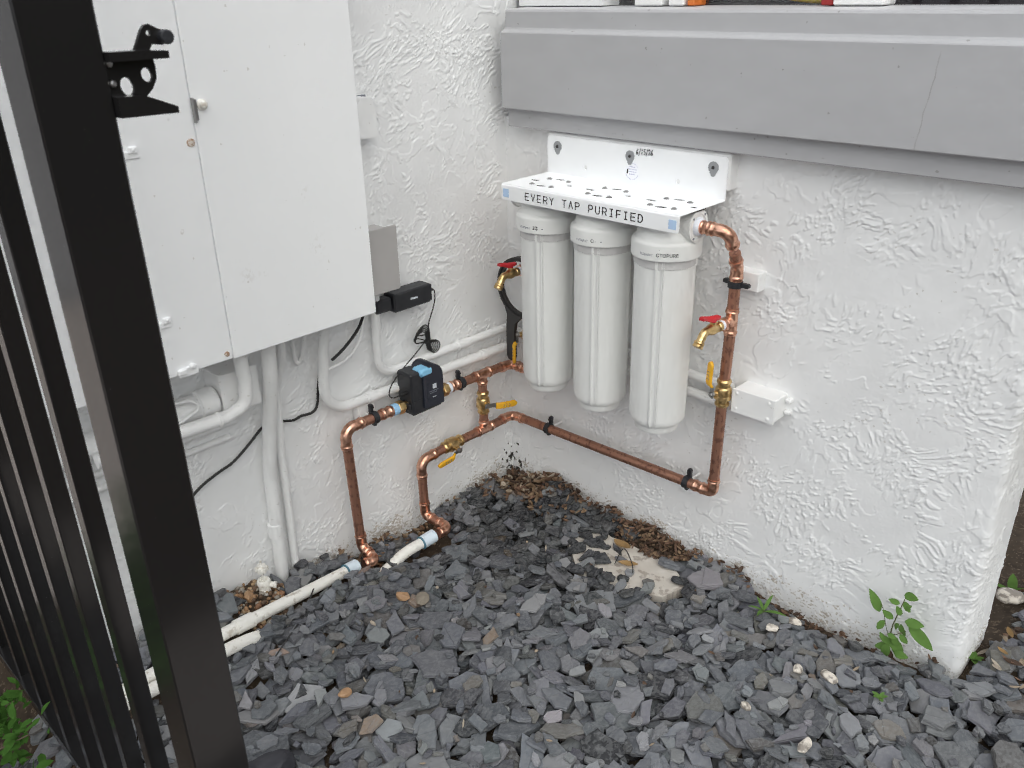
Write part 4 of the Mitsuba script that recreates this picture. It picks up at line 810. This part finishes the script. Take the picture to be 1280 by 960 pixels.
def settle(x, y, L, Wd, th, yaw, tilt_max=0.42, jit=0.07, free=False):
    poly = outline(L, Wd); c, s = math.cos(yaw), math.sin(yaw); W2 = poly @ np.array([[c, s], [-s, c]]) + [x, y]
    if (W2[:, 0] < 0.006).any(): return None
    if ((W2[:, 1] > -0.006) & (W2[:, 0] < 1.55)).any(): return None
    if (W2[:, 0] > OX + NX * RES - .01).any() or (W2[:, 1] < OY + .01).any() or (W2[:, 1] > OY + NY * RES - .01).any(): return None
    i0, i1 = int((W2[:, 0].min() - OX) / RES), int((W2[:, 0].max() - OX) / RES) + 1
    j0, j1 = int((W2[:, 1].min() - OY) / RES), int((W2[:, 1].max() - OY) / RES) + 1
    sl = (slice(i0, i1), slice(j0, j1)); X, Y_ = HMX[sl], HMY[sl]
    m = in_poly(Polygon(W2), X, Y_)
    if m.sum() < 4 or (keep_off[sl][m].any() and not free): return None
    h = H[sl][m]; dx, dy = X[m] - x, Y_[m] - y
    G = np.stack([dx, dy, np.ones_like(dx)], 1); a, b, c0 = np.linalg.lstsq(G, h, rcond=None)[0]
    a += rng.normal(0, jit); b += rng.normal(0, jit)
    g = math.hypot(a, b)
    if g > tilt_max: a, b = a / g * tilt_max, b / g * tilt_max
    c0 = np.quantile(h - a * dx - b * dy, 0.80)
    top = a * dx + b * dy + c0 + th
    if top.max() > CAPZ[sl][m].min(): return None
    Hs, os_ = H[sl], owner[sl]; up = np.zeros_like(m); up[m] = top > h
    Hs[m] = np.maximum(h, top); os_[up] = len(chips)
    chips.append((W2, a, b, c0, x, y, th)); return True
n_try = 0
for phase, (n_want, lo, hi) in enumerate(((1600, .030, .070), (1300, .045, .115), (1300, .050, .135), (700, .028, .080), (500, .016, .032))):
    done = 0; t_ = 0
    while done < n_want and t_ < n_want * 12:
        t_ += 1
        x, y = rng.uniform(0.0, 2.3), rng.uniform(-1.76, 0.95)
        if y > 0 and x < 1.5: continue
        if rng.random() > density(x, y): continue
        # finer chips towards the corner, larger ones towards the gate
        far = np.clip((x - y - 0.1) / 1.6, 0, 1)
        L = np.exp(rng.uniform(math.log(lo), math.log(hi))) * (0.80 + 0.32 * far)
        Wd = L * rng.uniform(.42, .92); th = rng.uniform(.005, .0125) * (0.7 + 0.5 * L / .06)
        if settle(x, y, L, Wd, th, rng.uniform(0, 2 * math.pi)): done += 1
# a few stones placed on purpose: big flat slabs, and chips lying on the pale slab
for x, y, L, Wd, yaw in ((1.02, -0.98, .20, .06, 0.5), (0.62, -0.40, .075, .06, 0.3), (0.56, -0.26, .055, .03, 1.0), (0.64, -0.20, .045, .026, 0.2), (0.60, -0.165, .06, .022, 2.6), (0.70, -0.27, .04, .03, 0.2), (0.765, -0.235, .034, .03, 0.2), (0.70, -0.235, .032, .028, 1.2), (0.56, -0.185, .05, .026, 0.7), (0.53, -0.14, .05, .03, 2.2), (0.58, -0.30, .06, .04, 0.1), (0.83, -0.17, .06, .05, 0.4), (0.20, -1.16, .07, .055, 0.9), (0.22, -1.10, .06, .04, 0.4), (1.28, -0.36, .13, .03, 0.9), (0.215, -0.62, .10, .012, 0.2)):
    settle(x, y, L, Wd, .011, yaw)

for k in range(64):   # stones heaped over the sunken stretch of the second plastic pipe
    y = rng.uniform(-1.12, -0.655); settle(0.172 + 0.035 * max(0, -0.95 - y) / 0.2 + rng.uniform(0, .022), y, rng.uniform(.032, .055), rng.uniform(.022, .030), .011, 1.5 + rng.normal(0, .4), free=True)

def chip_mesh(W2, a, b, c0, x, y, th, r, rich=True):
    """Split slate: a flat slab with a broken, stepped edge; some carry a second, smaller leaf on top."""
    if rich:   # ragged outline
        Q = []
        for p, q in zip(W2, np.roll(W2, -1, 0)):
            e = q - p; L = np.linalg.norm(e); Q.append(p)
            for t in ((.5,) if L < .03 else (.33, .67)):
                Q.append(p + e * (t + r.uniform(-.08, .08)) + np.array([-e[1], e[0]]) * r.uniform(-.045, .03))
        W2 = np.array(Q)
    nrm = unit([-a, -b, 1])
    def slab(W2, z0, th, top_in):
        n = len(W2); cen = W2.mean(0)
        def ring(shrink, f, jit):
            q = cen + (W2 - cen) * (shrink + r.uniform(-jit, jit, (n, 1)))
            z = a * (q[:, 0] - x) + b * (q[:, 1] - y) + z0
            return np.column_stack([q, z]) + nrm * (f * th + r.uniform(-.08, .08, (n, 1)) * th)
        low_, mid, mid2, top = ring(.92, 0.0, .04), ring(1.0, .25, .025), ring(.985, .80, .03), ring(top_in, 1.0, .035)
        tilt = r.uniform(-.30, .30, 2) * th / max(np.ptp(W2), .01)
        top[:, 2] += (top[:, 0] - cen[0]) * tilt[0] + (top[:, 1] - cen[1]) * tilt[1]
        V = np.vstack([low_, mid, mid2, top, [top.mean(0) + nrm * th * r.uniform(-.04, .16)], [low_.mean(0)]]); F = []
        i = np.arange(n); j = (i + 1) % n
        for k in range(3):
            p, q = k * n, (k + 1) * n
            F += [np.stack([p + i, p + j, q + j], 1), np.stack([p + i, q + j, q + i], 1)]
        F += [np.stack([3 * n + i, 3 * n + j, i * 0 + 4 * n], 1), np.stack([j, i, i * 0 + 4 * n + 1], 1)]
        return trimesh.Trimesh(V, np.vstack(F), process=False)
    ms = [slab(W2, c0, th, .945)]
    if rich and r.random() < .55:
        d = r.normal(size=2); d /= np.linalg.norm(d); cen = W2.mean(0); ext = np.abs((W2 - cen) @ d).max()
        cut = Polygon(W2).buffer(0).intersection(Polygon([cen + d * ext * 2 + np.array([-d[1], d[0]]) * ext * 4, cen + d * ext * 2 - np.array([-d[1], d[0]]) * ext * 4, cen - d * ext * r.uniform(-.3, .5) - np.array([-d[1], d[0]]) * ext * 4, cen - d * ext * r.uniform(-.3, .5) + np.array([-d[1], d[0]]) * ext * 4]))
        if cut.geom_type == 'Polygon' and cut.area > 1e-4:
            q = np.array(cut.exterior.coords)[:-1]
            if not cut.exterior.is_ccw: q = q[::-1]
            q = q.mean(0) + (q - q.mean(0)) * .95
            ms.append(slab(q, c0 + th * .93, th * r.uniform(.18, .38), .96))
    return ms[0] if len(ms) == 1 else cat(ms)
right = np.cross(FWD, UP); fpx = 512 / math.tan(math.radians(61.641) / 2)
score = np.zeros(len(chips)); ok = owner >= 0
cx_, cy_, cz_ = HMX[ok] - CAM[0], HMY[ok] - CAM[1], H[ok] - CAM[2]
D = np.stack([cx_, cy_, cz_], 1); dep = D @ FWD; uu, vv = D @ right / dep * fpx + 512, 384 - D @ UP / dep * fpx
inside = (dep > .1) & (uu > 0) & (uu < 1024) & (vv > 0) & (vv < 768) & ~((uu < 240) & (vv < 768))
np.add.at(score, owner[ok], np.where(inside, -cz_ / np.linalg.norm(D, axis=1) ** 3, 0))
order = np.argsort(-score)
LT = 'grey slate chip lying loose among many others on the ground'
rest_m, rest_c = [], []
for rank, ci in enumerate(order):
    W2, a, b, c0, x, y, th = chips[ci]
    r = np.random.default_rng(1000 + int(ci)); m = chip_mesh(*chips[ci], r, rank < 1600)
    dark_tone = r.random() < 0.72 * math.exp(-(max(0.0, math.hypot((x - 0.42) * .8, y + 0.17) - 0.20) / 0.13) ** 2) + 0.06  # chips around the slab are more often given a darker tone
    col = TONES[r.choice(len(TONES), p=TW)] * (0.42 if dark_tone else 1.52) * r.uniform(.72, 1.28) * (1 + r.normal(0, .02, 3))
    C = np.repeat(col[None], len(m.vertices), 0)
    Vx = m.vertices[m.faces].reshape(-1, 3); flat = trimesh.Trimesh(Vx, np.arange(len(Vx)).reshape(-1, 3), process=False)
    C = np.repeat(col[None], len(Vx), 0)
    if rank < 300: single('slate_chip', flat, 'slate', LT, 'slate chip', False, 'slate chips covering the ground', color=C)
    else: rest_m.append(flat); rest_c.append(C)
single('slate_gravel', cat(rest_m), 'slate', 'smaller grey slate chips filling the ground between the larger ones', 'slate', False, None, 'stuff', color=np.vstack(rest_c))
def ground_z(x, y):
    i, j = int((x - OX) / RES), int((y - OY) / RES); return float(H[np.clip(i - 1, 0, NX - 1):i + 2, np.clip(j - 1, 0, NY - 1):j + 2].max())

# pale stone slab under the chips
sl_ = extrude(SLAB, 0.03); sl_ = sl_.subdivide().subdivide(); V = np.asarray(sl_.vertices).copy()
V[:, 2] += -0.056 + 0.008 * (meshkit.fbm(np.column_stack([V[:, :2] * 14, V[:, 2] * 0]), 3, 9) - .5) * (V[:, 2] > 0.015)
sl_.vertices = V; put(thing('stone_slab', 'pale flat stone showing through the slate beside the dead leaves', 'slab'), sl_, 'slab_stone', 35)

def rock(name, x, y, size, m, label, catg, squash=.7, seed=0, sink=.25, z=None, group=None):
    s = trimesh.creation.icosphere(subdivisions=3, radius=1.0); V = np.asarray(s.vertices); r = np.random.default_rng(seed)
    n = meshkit.fbm(V * 1.3 + seed * 7.7, 3, seed); V = V * (0.72 + 0.56 * n)[:, None]
    for _ in range(7):   # facets
        d = unit(r.normal(size=3)); lim = r.uniform(.62, .85); over = np.maximum(V @ d - lim, 0); V = V - over[:, None] * d * .92
    V = V * (np.array(size) / 2); c, q = math.cos(seed), math.sin(seed); V = np.stack([V[:, 0] * c - V[:, 1] * q, V[:, 0] * q + V[:, 1] * c, V[:, 2] * squash], 1)
    zz = (ground_z(x, y) if z is None else z) + V[:, 2].max() - sink * np.ptp(V[:, 2])
    s.vertices = V + [x, y, zz]; single(name, s, m, label, catg, 40, group)
rock('pale_stone', 1.15, -0.105, (.046, .036, .040), 'pale_stone', 'cream lump of stone lying beside the small weed against the low wall', 'stone', .9, 3)
rock('pale_stone', 1.13, -0.185, (.040, .028, .020), 'pale_stone', 'small flat whitish stone just in front of the cream lump', 'stone', .8, 4)
rock('pale_stone', 1.252, -0.285, (.034, .026, .026), 'pale_stone', 'white stone left of its twin in the open slate', 'stone', .8, 5)
rock('pale_stone', 1.318, -0.255, (.050, .030, .032), 'pale_stone', 'larger white stone right of its twin in the open slate', 'stone', .8, 6)
rock('pale_stone', 1.376, -0.50, (.058, .026, .030), 'pale_stone', 'long white stone near the bottom edge of the photo', 'stone', .8, 8)
rock('pale_stone', 1.22, -0.48, (.026, .022, .024), 'pale_stone', 'small cream stone left of the long white stone', 'stone', .8, 9)
rock('pale_stone', 1.545, 0.345, (.075, .05, .05), 'pale_stone', 'tan rough stone on the soil behind the free end of the low wall', 'stone', .8, 10, .2, 0.0)
rock('tan_pebble', 0.072, -1.100, (.036, .026, .030), 'tan_pebble', 'rounded tan pebble beside the sprinkler head', 'pebble', 1, 12, .1)
rock('tan_pebble', 0.320, -0.775, (.042, .030, .026), 'tan_pebble', 'orange brown stone in the slate in front of the risers', 'pebble', 1, 13, .1)
rock('tan_pebble', 0.50, -1.10, (.036, .026, .020), 'tan_pebble', 'small brown stone in the slate near the gate post', 'pebble', 1, 14, .1)
rock('tan_pebble', 0.355, -0.735, (.055, .042, .022), 'brown_stone', 'flat brownish stone right of the orange brown stone', 'stone', 1, 15, .2)
rock('smooth_stone', 0.565, -1.352, (.13, .10, .085), 'smooth_stone', 'smooth dark rounded stone at the bottom edge beside the gate post', 'stone', 1, 17, .5)
rock('pale_stone', 0.545, -1.318, (.10, .05, .02), 'pale_stone', 'flat white stone behind the smooth dark one by the post', 'stone', 1, 18, .1)
# brown pea gravel round the sprinkler, as one mass
pm, pc = [], []
def scatter_pebbles(cx, cy, rx, ry, n, smin, smax, cols):
    for _ in range(n):
        t, q = rng.uniform(0, 2 * math.pi), math.sqrt(rng.random()); x, y = cx + rx * q * math.cos(t), cy + ry * q * math.sin(t)
        if x < 0.004 or (y > -0.004 and x < 1.55): continue
        s = trimesh.creation.icosphere(subdivisions=1); V = np.asarray(s.vertices) * rng.uniform(.75, 1.2, (len(s.vertices), 1)) * rng.uniform(smin, smax) * rng.uniform(.6, 1.1, 3)
        z = float(terrain(x, y)); s.vertices = V + [x, y, z + rng.uniform(.0, .012)]
        pm.append(s); pc.append(np.repeat((np.array(cols[rng.integers(len(cols))]) * rng.uniform(.7, 1.2))[None], len(V), 0))
BR = [(0.30, 0.18, 0.10), (0.22, 0.12, 0.07), (0.38, 0.27, 0.17), (0.14, 0.09, 0.06), (0.30, 0.27, 0.23)]
scatter_pebbles(0.085, -1.09, 0.085, 0.10, 260, .004, .010, BR)
scatter_pebbles(0.07, -0.60, 0.06, 0.30, 260, .003, .009, BR)
scatter_pebbles(1.0, -0.8, 0.9, 0.7, 500, .003, .008, BR + [(0.08, 0.08, 0.085)] * 4)
single('pea_gravel', cat(pm), 'litter', 'brown pea gravel round the sprinkler head and between the slate', 'gravel', True, None, 'stuff', color=np.vstack(pc))

# ---------------------------------------------------------------- dead leaves and mulch
def leaf_piece(L, Wd, curl, r):
    t = np.linspace(0, 1, 6); half = Wd / 2 * np.sin(np.pi * np.clip(t * .96 + .03, 0, 1)) ** .8; V = []
    for s, q in zip(t, half):
        z = curl * L * (s - .5) ** 2
        V += [(L * (s - .5), -q, z + q * abs(curl) * 1.2), (L * (s - .5), 0, z), (L * (s - .5), q, z + q * abs(curl) * 1.2)]
    F = []
    for k in range(5):
        b = 3 * k
        for e in (0, 1): F += [(b + e, b + e + 3, b + e + 4), (b + e, b + e + 4, b + e + 1)]
    return np.array(V), np.array(F)
def rot_any(r, flat=0.5):
    a = r.uniform(0, 2 * math.pi); tx, ty = r.normal(0, flat, 2)
    return trimesh.transformations.euler_matrix(tx, ty, a)[:3, :3]
LC = [(0.20, 0.135, 0.085), (0.14, 0.085, 0.055), (0.075, 0.048, 0.034), (0.29, 0.23, 0.17), (0.16, 0.095, 0.065), (0.36, 0.31, 0.25)]
lm, lc_ = [], []
def litter(cx, cy, rx, ry, n, lo, hi, cols, rise=.02):
    for _ in range(n):
        t, q = rng.uniform(0, 2 * math.pi), math.sqrt(rng.random()); x, y = cx + rx * q * math.cos(t), cy + ry * q * math.sin(t)
        if x < 0.008 or (y > -0.008 and x < 1.55): continue
        V, F = leaf_piece(rng.uniform(lo, hi), rng.uniform(lo, hi) * .45, rng.uniform(.2, 1.4), rng); V = V @ rot_any(rng, .45).T
        z = ground_z(x, y) + rng.uniform(.002, rise) * (1 - q * .6)
        V = V + [x, y, z - V[:, 2].min() * .4]
        V[:, 0] = np.maximum(V[:, 0], .004)
        if x < 1.5: V[:, 1] = np.minimum(V[:, 1], -.003)
        lm.append(trimesh.Trimesh(V, F, process=False)); lc_.append(np.repeat((np.array(cols[rng.integers(len(cols))]) * rng.uniform(.75, 1.2))[None], len(V), 0))
litter(0.11, -0.06, 0.14, 0.12, 380, .016, .042, LC, .030)
litter(0.10, -0.15, 0.10, 0.10, 60, .014, .03, LC[:3], .010)
litter(0.28, -0.10, 0.16, 0.10, 70, .012, .03, LC[:3], .010)
litter(0.66, -0.055, 0.16, 0.075, 520, .010, .026, LC[:3] + LC[4:5], .03)
litter(0.36, -0.03, 0.20, 0.03, 150, .012, .03, LC[1:3], .015)
litter(1.15, -0.03, 0.35, 0.03, 130, .012, .03, LC[1:3], .012)
litter(1.70, 0.35, 0.20, 0.40, 140, .015, .045, LC, .012)
litter(0.06, -0.55, 0.06, 0.25, 90, .010, .028, LC[:3], .01)
litter(1.0, -0.7, 0.8, 0.6, 50, .010, .024, LC, .004)
single('leaf_litter', cat(lm), 'litter', 'brown dead leaves and mulch in the corner and along the foot of the walls', 'leaf litter', True, None, 'stuff', color=np.vstack(lc_))
for x, y, L, lab in ((0.605, -0.145, .085, 'long curled tan dead leaf across the pale slab'), (0.672, -0.205, .060, 'flat tan dead leaf lying on the middle of the pale slab'), (1.60, 0.105, .035, 'orange dead leaf on the soil near the free end of the low wall'), (1.585, 0.235, .045, 'brown dead leaf on the soil further behind the wall end')):
    r = np.random.default_rng(int(x * 1e4)); V, F = leaf_piece(L, L * .38, .5, r); V = V @ rot_any(r, .12).T
    V += [x, y, ground_z(x, y) + .006 - V[:, 2].min()]; single('dead_leaf', trimesh.Trimesh(V, F, process=False), 'dry_leaf', lab, 'leaf', True)

# dark twig and drip line on the stones, stem on the slab
single('drip_line', sweep(spline([(0.112, -0.90, 0.040), (0.150, -0.95, 0.042), (0.212, -1.02, 0.036), (0.262, -1.11, 0.032), (0.285, -1.158, 0.024)], 6), 0.0021, 8), 'wrench_plastic', 'thin dark stiff line lying across the slate beside the plastic pipes', 'line', 50)
single('twig', sweep(spline([(0.645, -0.235, -0.015), (0.640, -0.195, 0.010), (0.652, -0.190, 0.012), (0.700, -0.225, 0.008), (0.715, -0.240, -0.01)], 6), 0.0016, 6), 'black_rubber', 'thin dark bent twig standing on the pale slab', 'twig', 50)

# sprinkler head
sp = thing('sprinkler_head', 'small white sprinkler head on a thin stem beside the vertical pipes', 'sprinkler')
px_, py_, pz_ = 0.060, -1.045, 0.065
part(sp, 'base', union([lathe([(0.016, -0.03), (0.016, 0.002), (0.0185, 0.004), (0.0185, 0.014), (0.016, 0.018), (0.012, 0.018), (0.012, 0.012)], (px_, py_, pz_), (0, 0, 1), 20), lathe([(0.008, 0), (0.008, 0.014), (0.0095, 0.014), (0.0095, 0.022)], (px_ + .008, py_ + .008, pz_ + .002), (0.7, 0.7, -.1), 12)]), 'pvc', 35)
part(sp, 'stem', lathe([(0.0028, 0), (0.0028, 0.050)], (px_, py_, pz_ + .008), (0, 0, 1), 10), 'pvc', 40)
part(sp, 'nozzle', union([lathe([(0.006, 0), (0.0135, 0.004), (0.0150, 0.010), (0.0135, 0.018), (0.0095, 0.023), (0.004, 0.026), (0.0028, 0.038)], (px_, py_, pz_ + .042), (0, 0, 1), 14)] +
     [rbox(px_ + .0145 * math.cos(a) - .003, px_ + .0145 * math.cos(a) + .003, py_ + .0145 * math.sin(a) - .003, py_ + .0145 * math.sin(a) + .003, pz_ + .047, pz_ + .061, .001) for a in np.arange(6) * math.pi / 3]), 'pvc', 35)

# ---------------------------------------------------------------- plants
def leaf_blade(base, tip, wid, nrm, fold=.25, k=7, tipness=1.0):
    base, tip = np.asarray(base, float), np.asarray(tip, float); d = tip - base; L = np.linalg.norm(d); d = d / L
    s_ = unit(np.cross(nrm, d)); n_ = np.cross(d, s_); V = []
    for t in np.linspace(0, 1, k):
        q = wid / 2 * (math.sin(math.pi * min(1, t ** .85 * .97 + .02)) ** (.75 * tipness)); c = base + d * L * t + n_ * L * (-.25) * (t - .4) ** 2
        V += [c - s_ * q + n_ * q * fold, c, c + s_ * q + n_ * q * fold]
    F = []
    for j in range(k - 1):
        b = 3 * j
        for e in (0, 1): F += [(b + e, b + e + 3, b + e + 4), (b + e, b + e + 4, b + e + 1)]
    return trimesh.Trimesh(V, F, process=False)
sd = thing('seedling', 'young green leafy plant growing at the foot of the low wall', 'plant')
stem = [(1.380, -0.050, -0.055), (1.379, -0.050, 0.010), (1.380, -0.052, 0.060), (1.388, -0.055, 0.110), (1.398, -0.06, 0.165)]
part(sd, 'stem', union([sweep(spline(stem, 6), np.linspace(.0024, .0010, 25), 8), sweep(spline([(1.379, -.05, .02), (1.366, -.055, .055), (1.355, -.06, .10), (1.346, -.06, .12)], 5), .0009, 6), sweep(spline([(1.380, -.051, .035), (1.398, -.065, .055), (1.418, -.07, .080)], 5), .0009, 6)]), 'green_stem', 50)
for u, z, L, ang in ((1.331, .121, .055, 62), (1.376, .146, .022, 170), (1.408, .170, .032, 15), (1.403, .134, .024, -40), (1.368, .102, .026, 150), (1.357, .065, .026, -110), (1.430, .104, .036, 8), (1.366, .035, .017, 140), (1.389, .049, .020, 5), (1.407, .068, .030, -70), (1.415, .049, .024, -45), (1.450, .071, .066, -33), (1.379, -.010, .036, -95), (1.399, .010, .040, -30), (1.393, .079, .022, 70), (1.405, -.005, .032, -20), (1.392, .128, .022, 120), (1.412, .150, .020, 60), (1.372, .020, .026, 160), (1.396, .030, .026, -60), (1.365, -.010, .030, 200), (1.418, .005, .030, 10)):
    a = math.radians(ang); r = np.random.default_rng(int(u * 1e4)); dy = r.uniform(-.4, .1)
    L *= 1.22
    if u < 1.34: a = math.radians(118)
    d = unit([math.cos(a), dy, math.sin(a)]); c = A(u, -.062 + r.uniform(-.012, .012), z)
    part(sd, 'leaf', leaf_blade(c - d * L / 2, c + d * L / 2, L * (.55 if L < .05 else .36), unit([r.normal(0, .35), -1, .75]), .2), 'green_leaf', True)
def weed(x, y, n, L, name, label, wid=.18, seed=0, m='green_leaf', lift=.5):
    k = thing(name, label, 'plant'); z = ground_z(x, y) - .004; r = np.random.default_rng(seed); a0 = r.uniform(0, 6)
    part(k, 'stem', sweep([(x, y, z - .01), (x + .001, y, z + .012)], .0016, 8), 'green_stem', 50)
    for i in range(n):
        a = a0 + i * 2.4; q = L * r.uniform(.7, 1.1); e = r.uniform(.2, .2 + lift)
        part(k, 'leaf', leaf_blade((x, y, z + .010), (x + q * math.cos(a) * math.cos(e), y + q * math.sin(a) * math.cos(e), z + .010 + q * math.sin(e)), q * wid, (0, 0, 1), .25), m, True)
weed(1.078, -0.140, 5, .065, 'weed', 'narrow-leaved weed in the slate beside the cream stone', .2, 2)
weed(1.440, -0.250, 5, .024, 'weed', 'tiny pale green sprout in the open slate below the seedling', .55, 3)
weed(1.545, 0.095, 6, .034, 'weed', 'small round-leaved weed at the free end of the wall', .55, 4)
weed(1.53, 0.46, 6, .060, 'weed', 'green weed furthest behind the free end of the wall', .4, 5)
# shrub outside the fence
sh = thing('shrub', 'bushy green shrub outside the fence in the bottom left corner', 'shrub')
tw, lv_ = [], []; r = np.random.default_rng(21); c0 = A(0.02, -1.96, 0.0)
for i in range(26):
    a, e = r.uniform(0, 2 * math.pi), r.uniform(.35, 1.45); L = r.uniform(.26, .46)
    d = A(math.cos(a) * math.cos(e), math.sin(a) * math.cos(e), math.sin(e)); b = c0 + A(r.normal(0, .03), r.normal(0, .03), -.04); e1 = b + d * L
    e1[0] = max(e1[0], -.5)
    e1[1] = min(e1[1], -1.70); P = spline([b, (b + e1) / 2 + A(0, 0, .03), e1], 5); tw.append(sweep(P, np.linspace(.004, .0015, len(P)), 6))
    for p in P[2:]:
        for _ in range(16):
            q = p + r.normal(0, .028, 3); dd = unit(r.normal(0, 1, 3) + d * .8 + A(0, 0, .3)); l = r.uniform(.020, .036)
            if q[1] > -1.68 or q[2] < 0.0: continue
            lv_.append(leaf_blade(q, q + dd * l, l * .5, unit(r.normal(0, .5, 3) + A(0, 0, 1)), .2, 5))
part(sh, 'branch', cat(tw), 'bark', 50, kind='stuff'); part(sh, 'foliage', cat(lv_), 'shrub_leaf', True, kind='stuff')
# dark foliage added outside the frame so the glossy post mirrors something dark
hd = thing('added_hedge', 'dark green foliage block added outside the frame to darken the post reflection', 'added_hedge')
part(hd, 'core', rbox(7.5, 8.3, -4.0, 7.0, -0.1, 2.2, 0.1), 'bark', False)
rh = np.random.default_rng(5); cards = []
for _ in range(6000):
    q = A(7.47 + rh.normal(0, .05), rh.uniform(-4, 7), rh.uniform(-.05, 2.25)); dd = unit(rh.normal(0, 1, 3)); l = rh.uniform(.06, .13)
    e = unit(np.cross(dd, rh.normal(0, 1, 3))) * l * .25; cards.append((q - dd * l * .5, q + e, q + dd * l * .5, q - e))
V = np.array(cards).reshape(-1, 3); i = np.arange(len(cards)) * 4
part(hd, 'foliage', trimesh.Trimesh(V, np.vstack([np.stack([i, i + 1, i + 2], 1), np.stack([i, i + 2, i + 3], 1)]), process=False), 'shrub_leaf', False, kind='stuff')
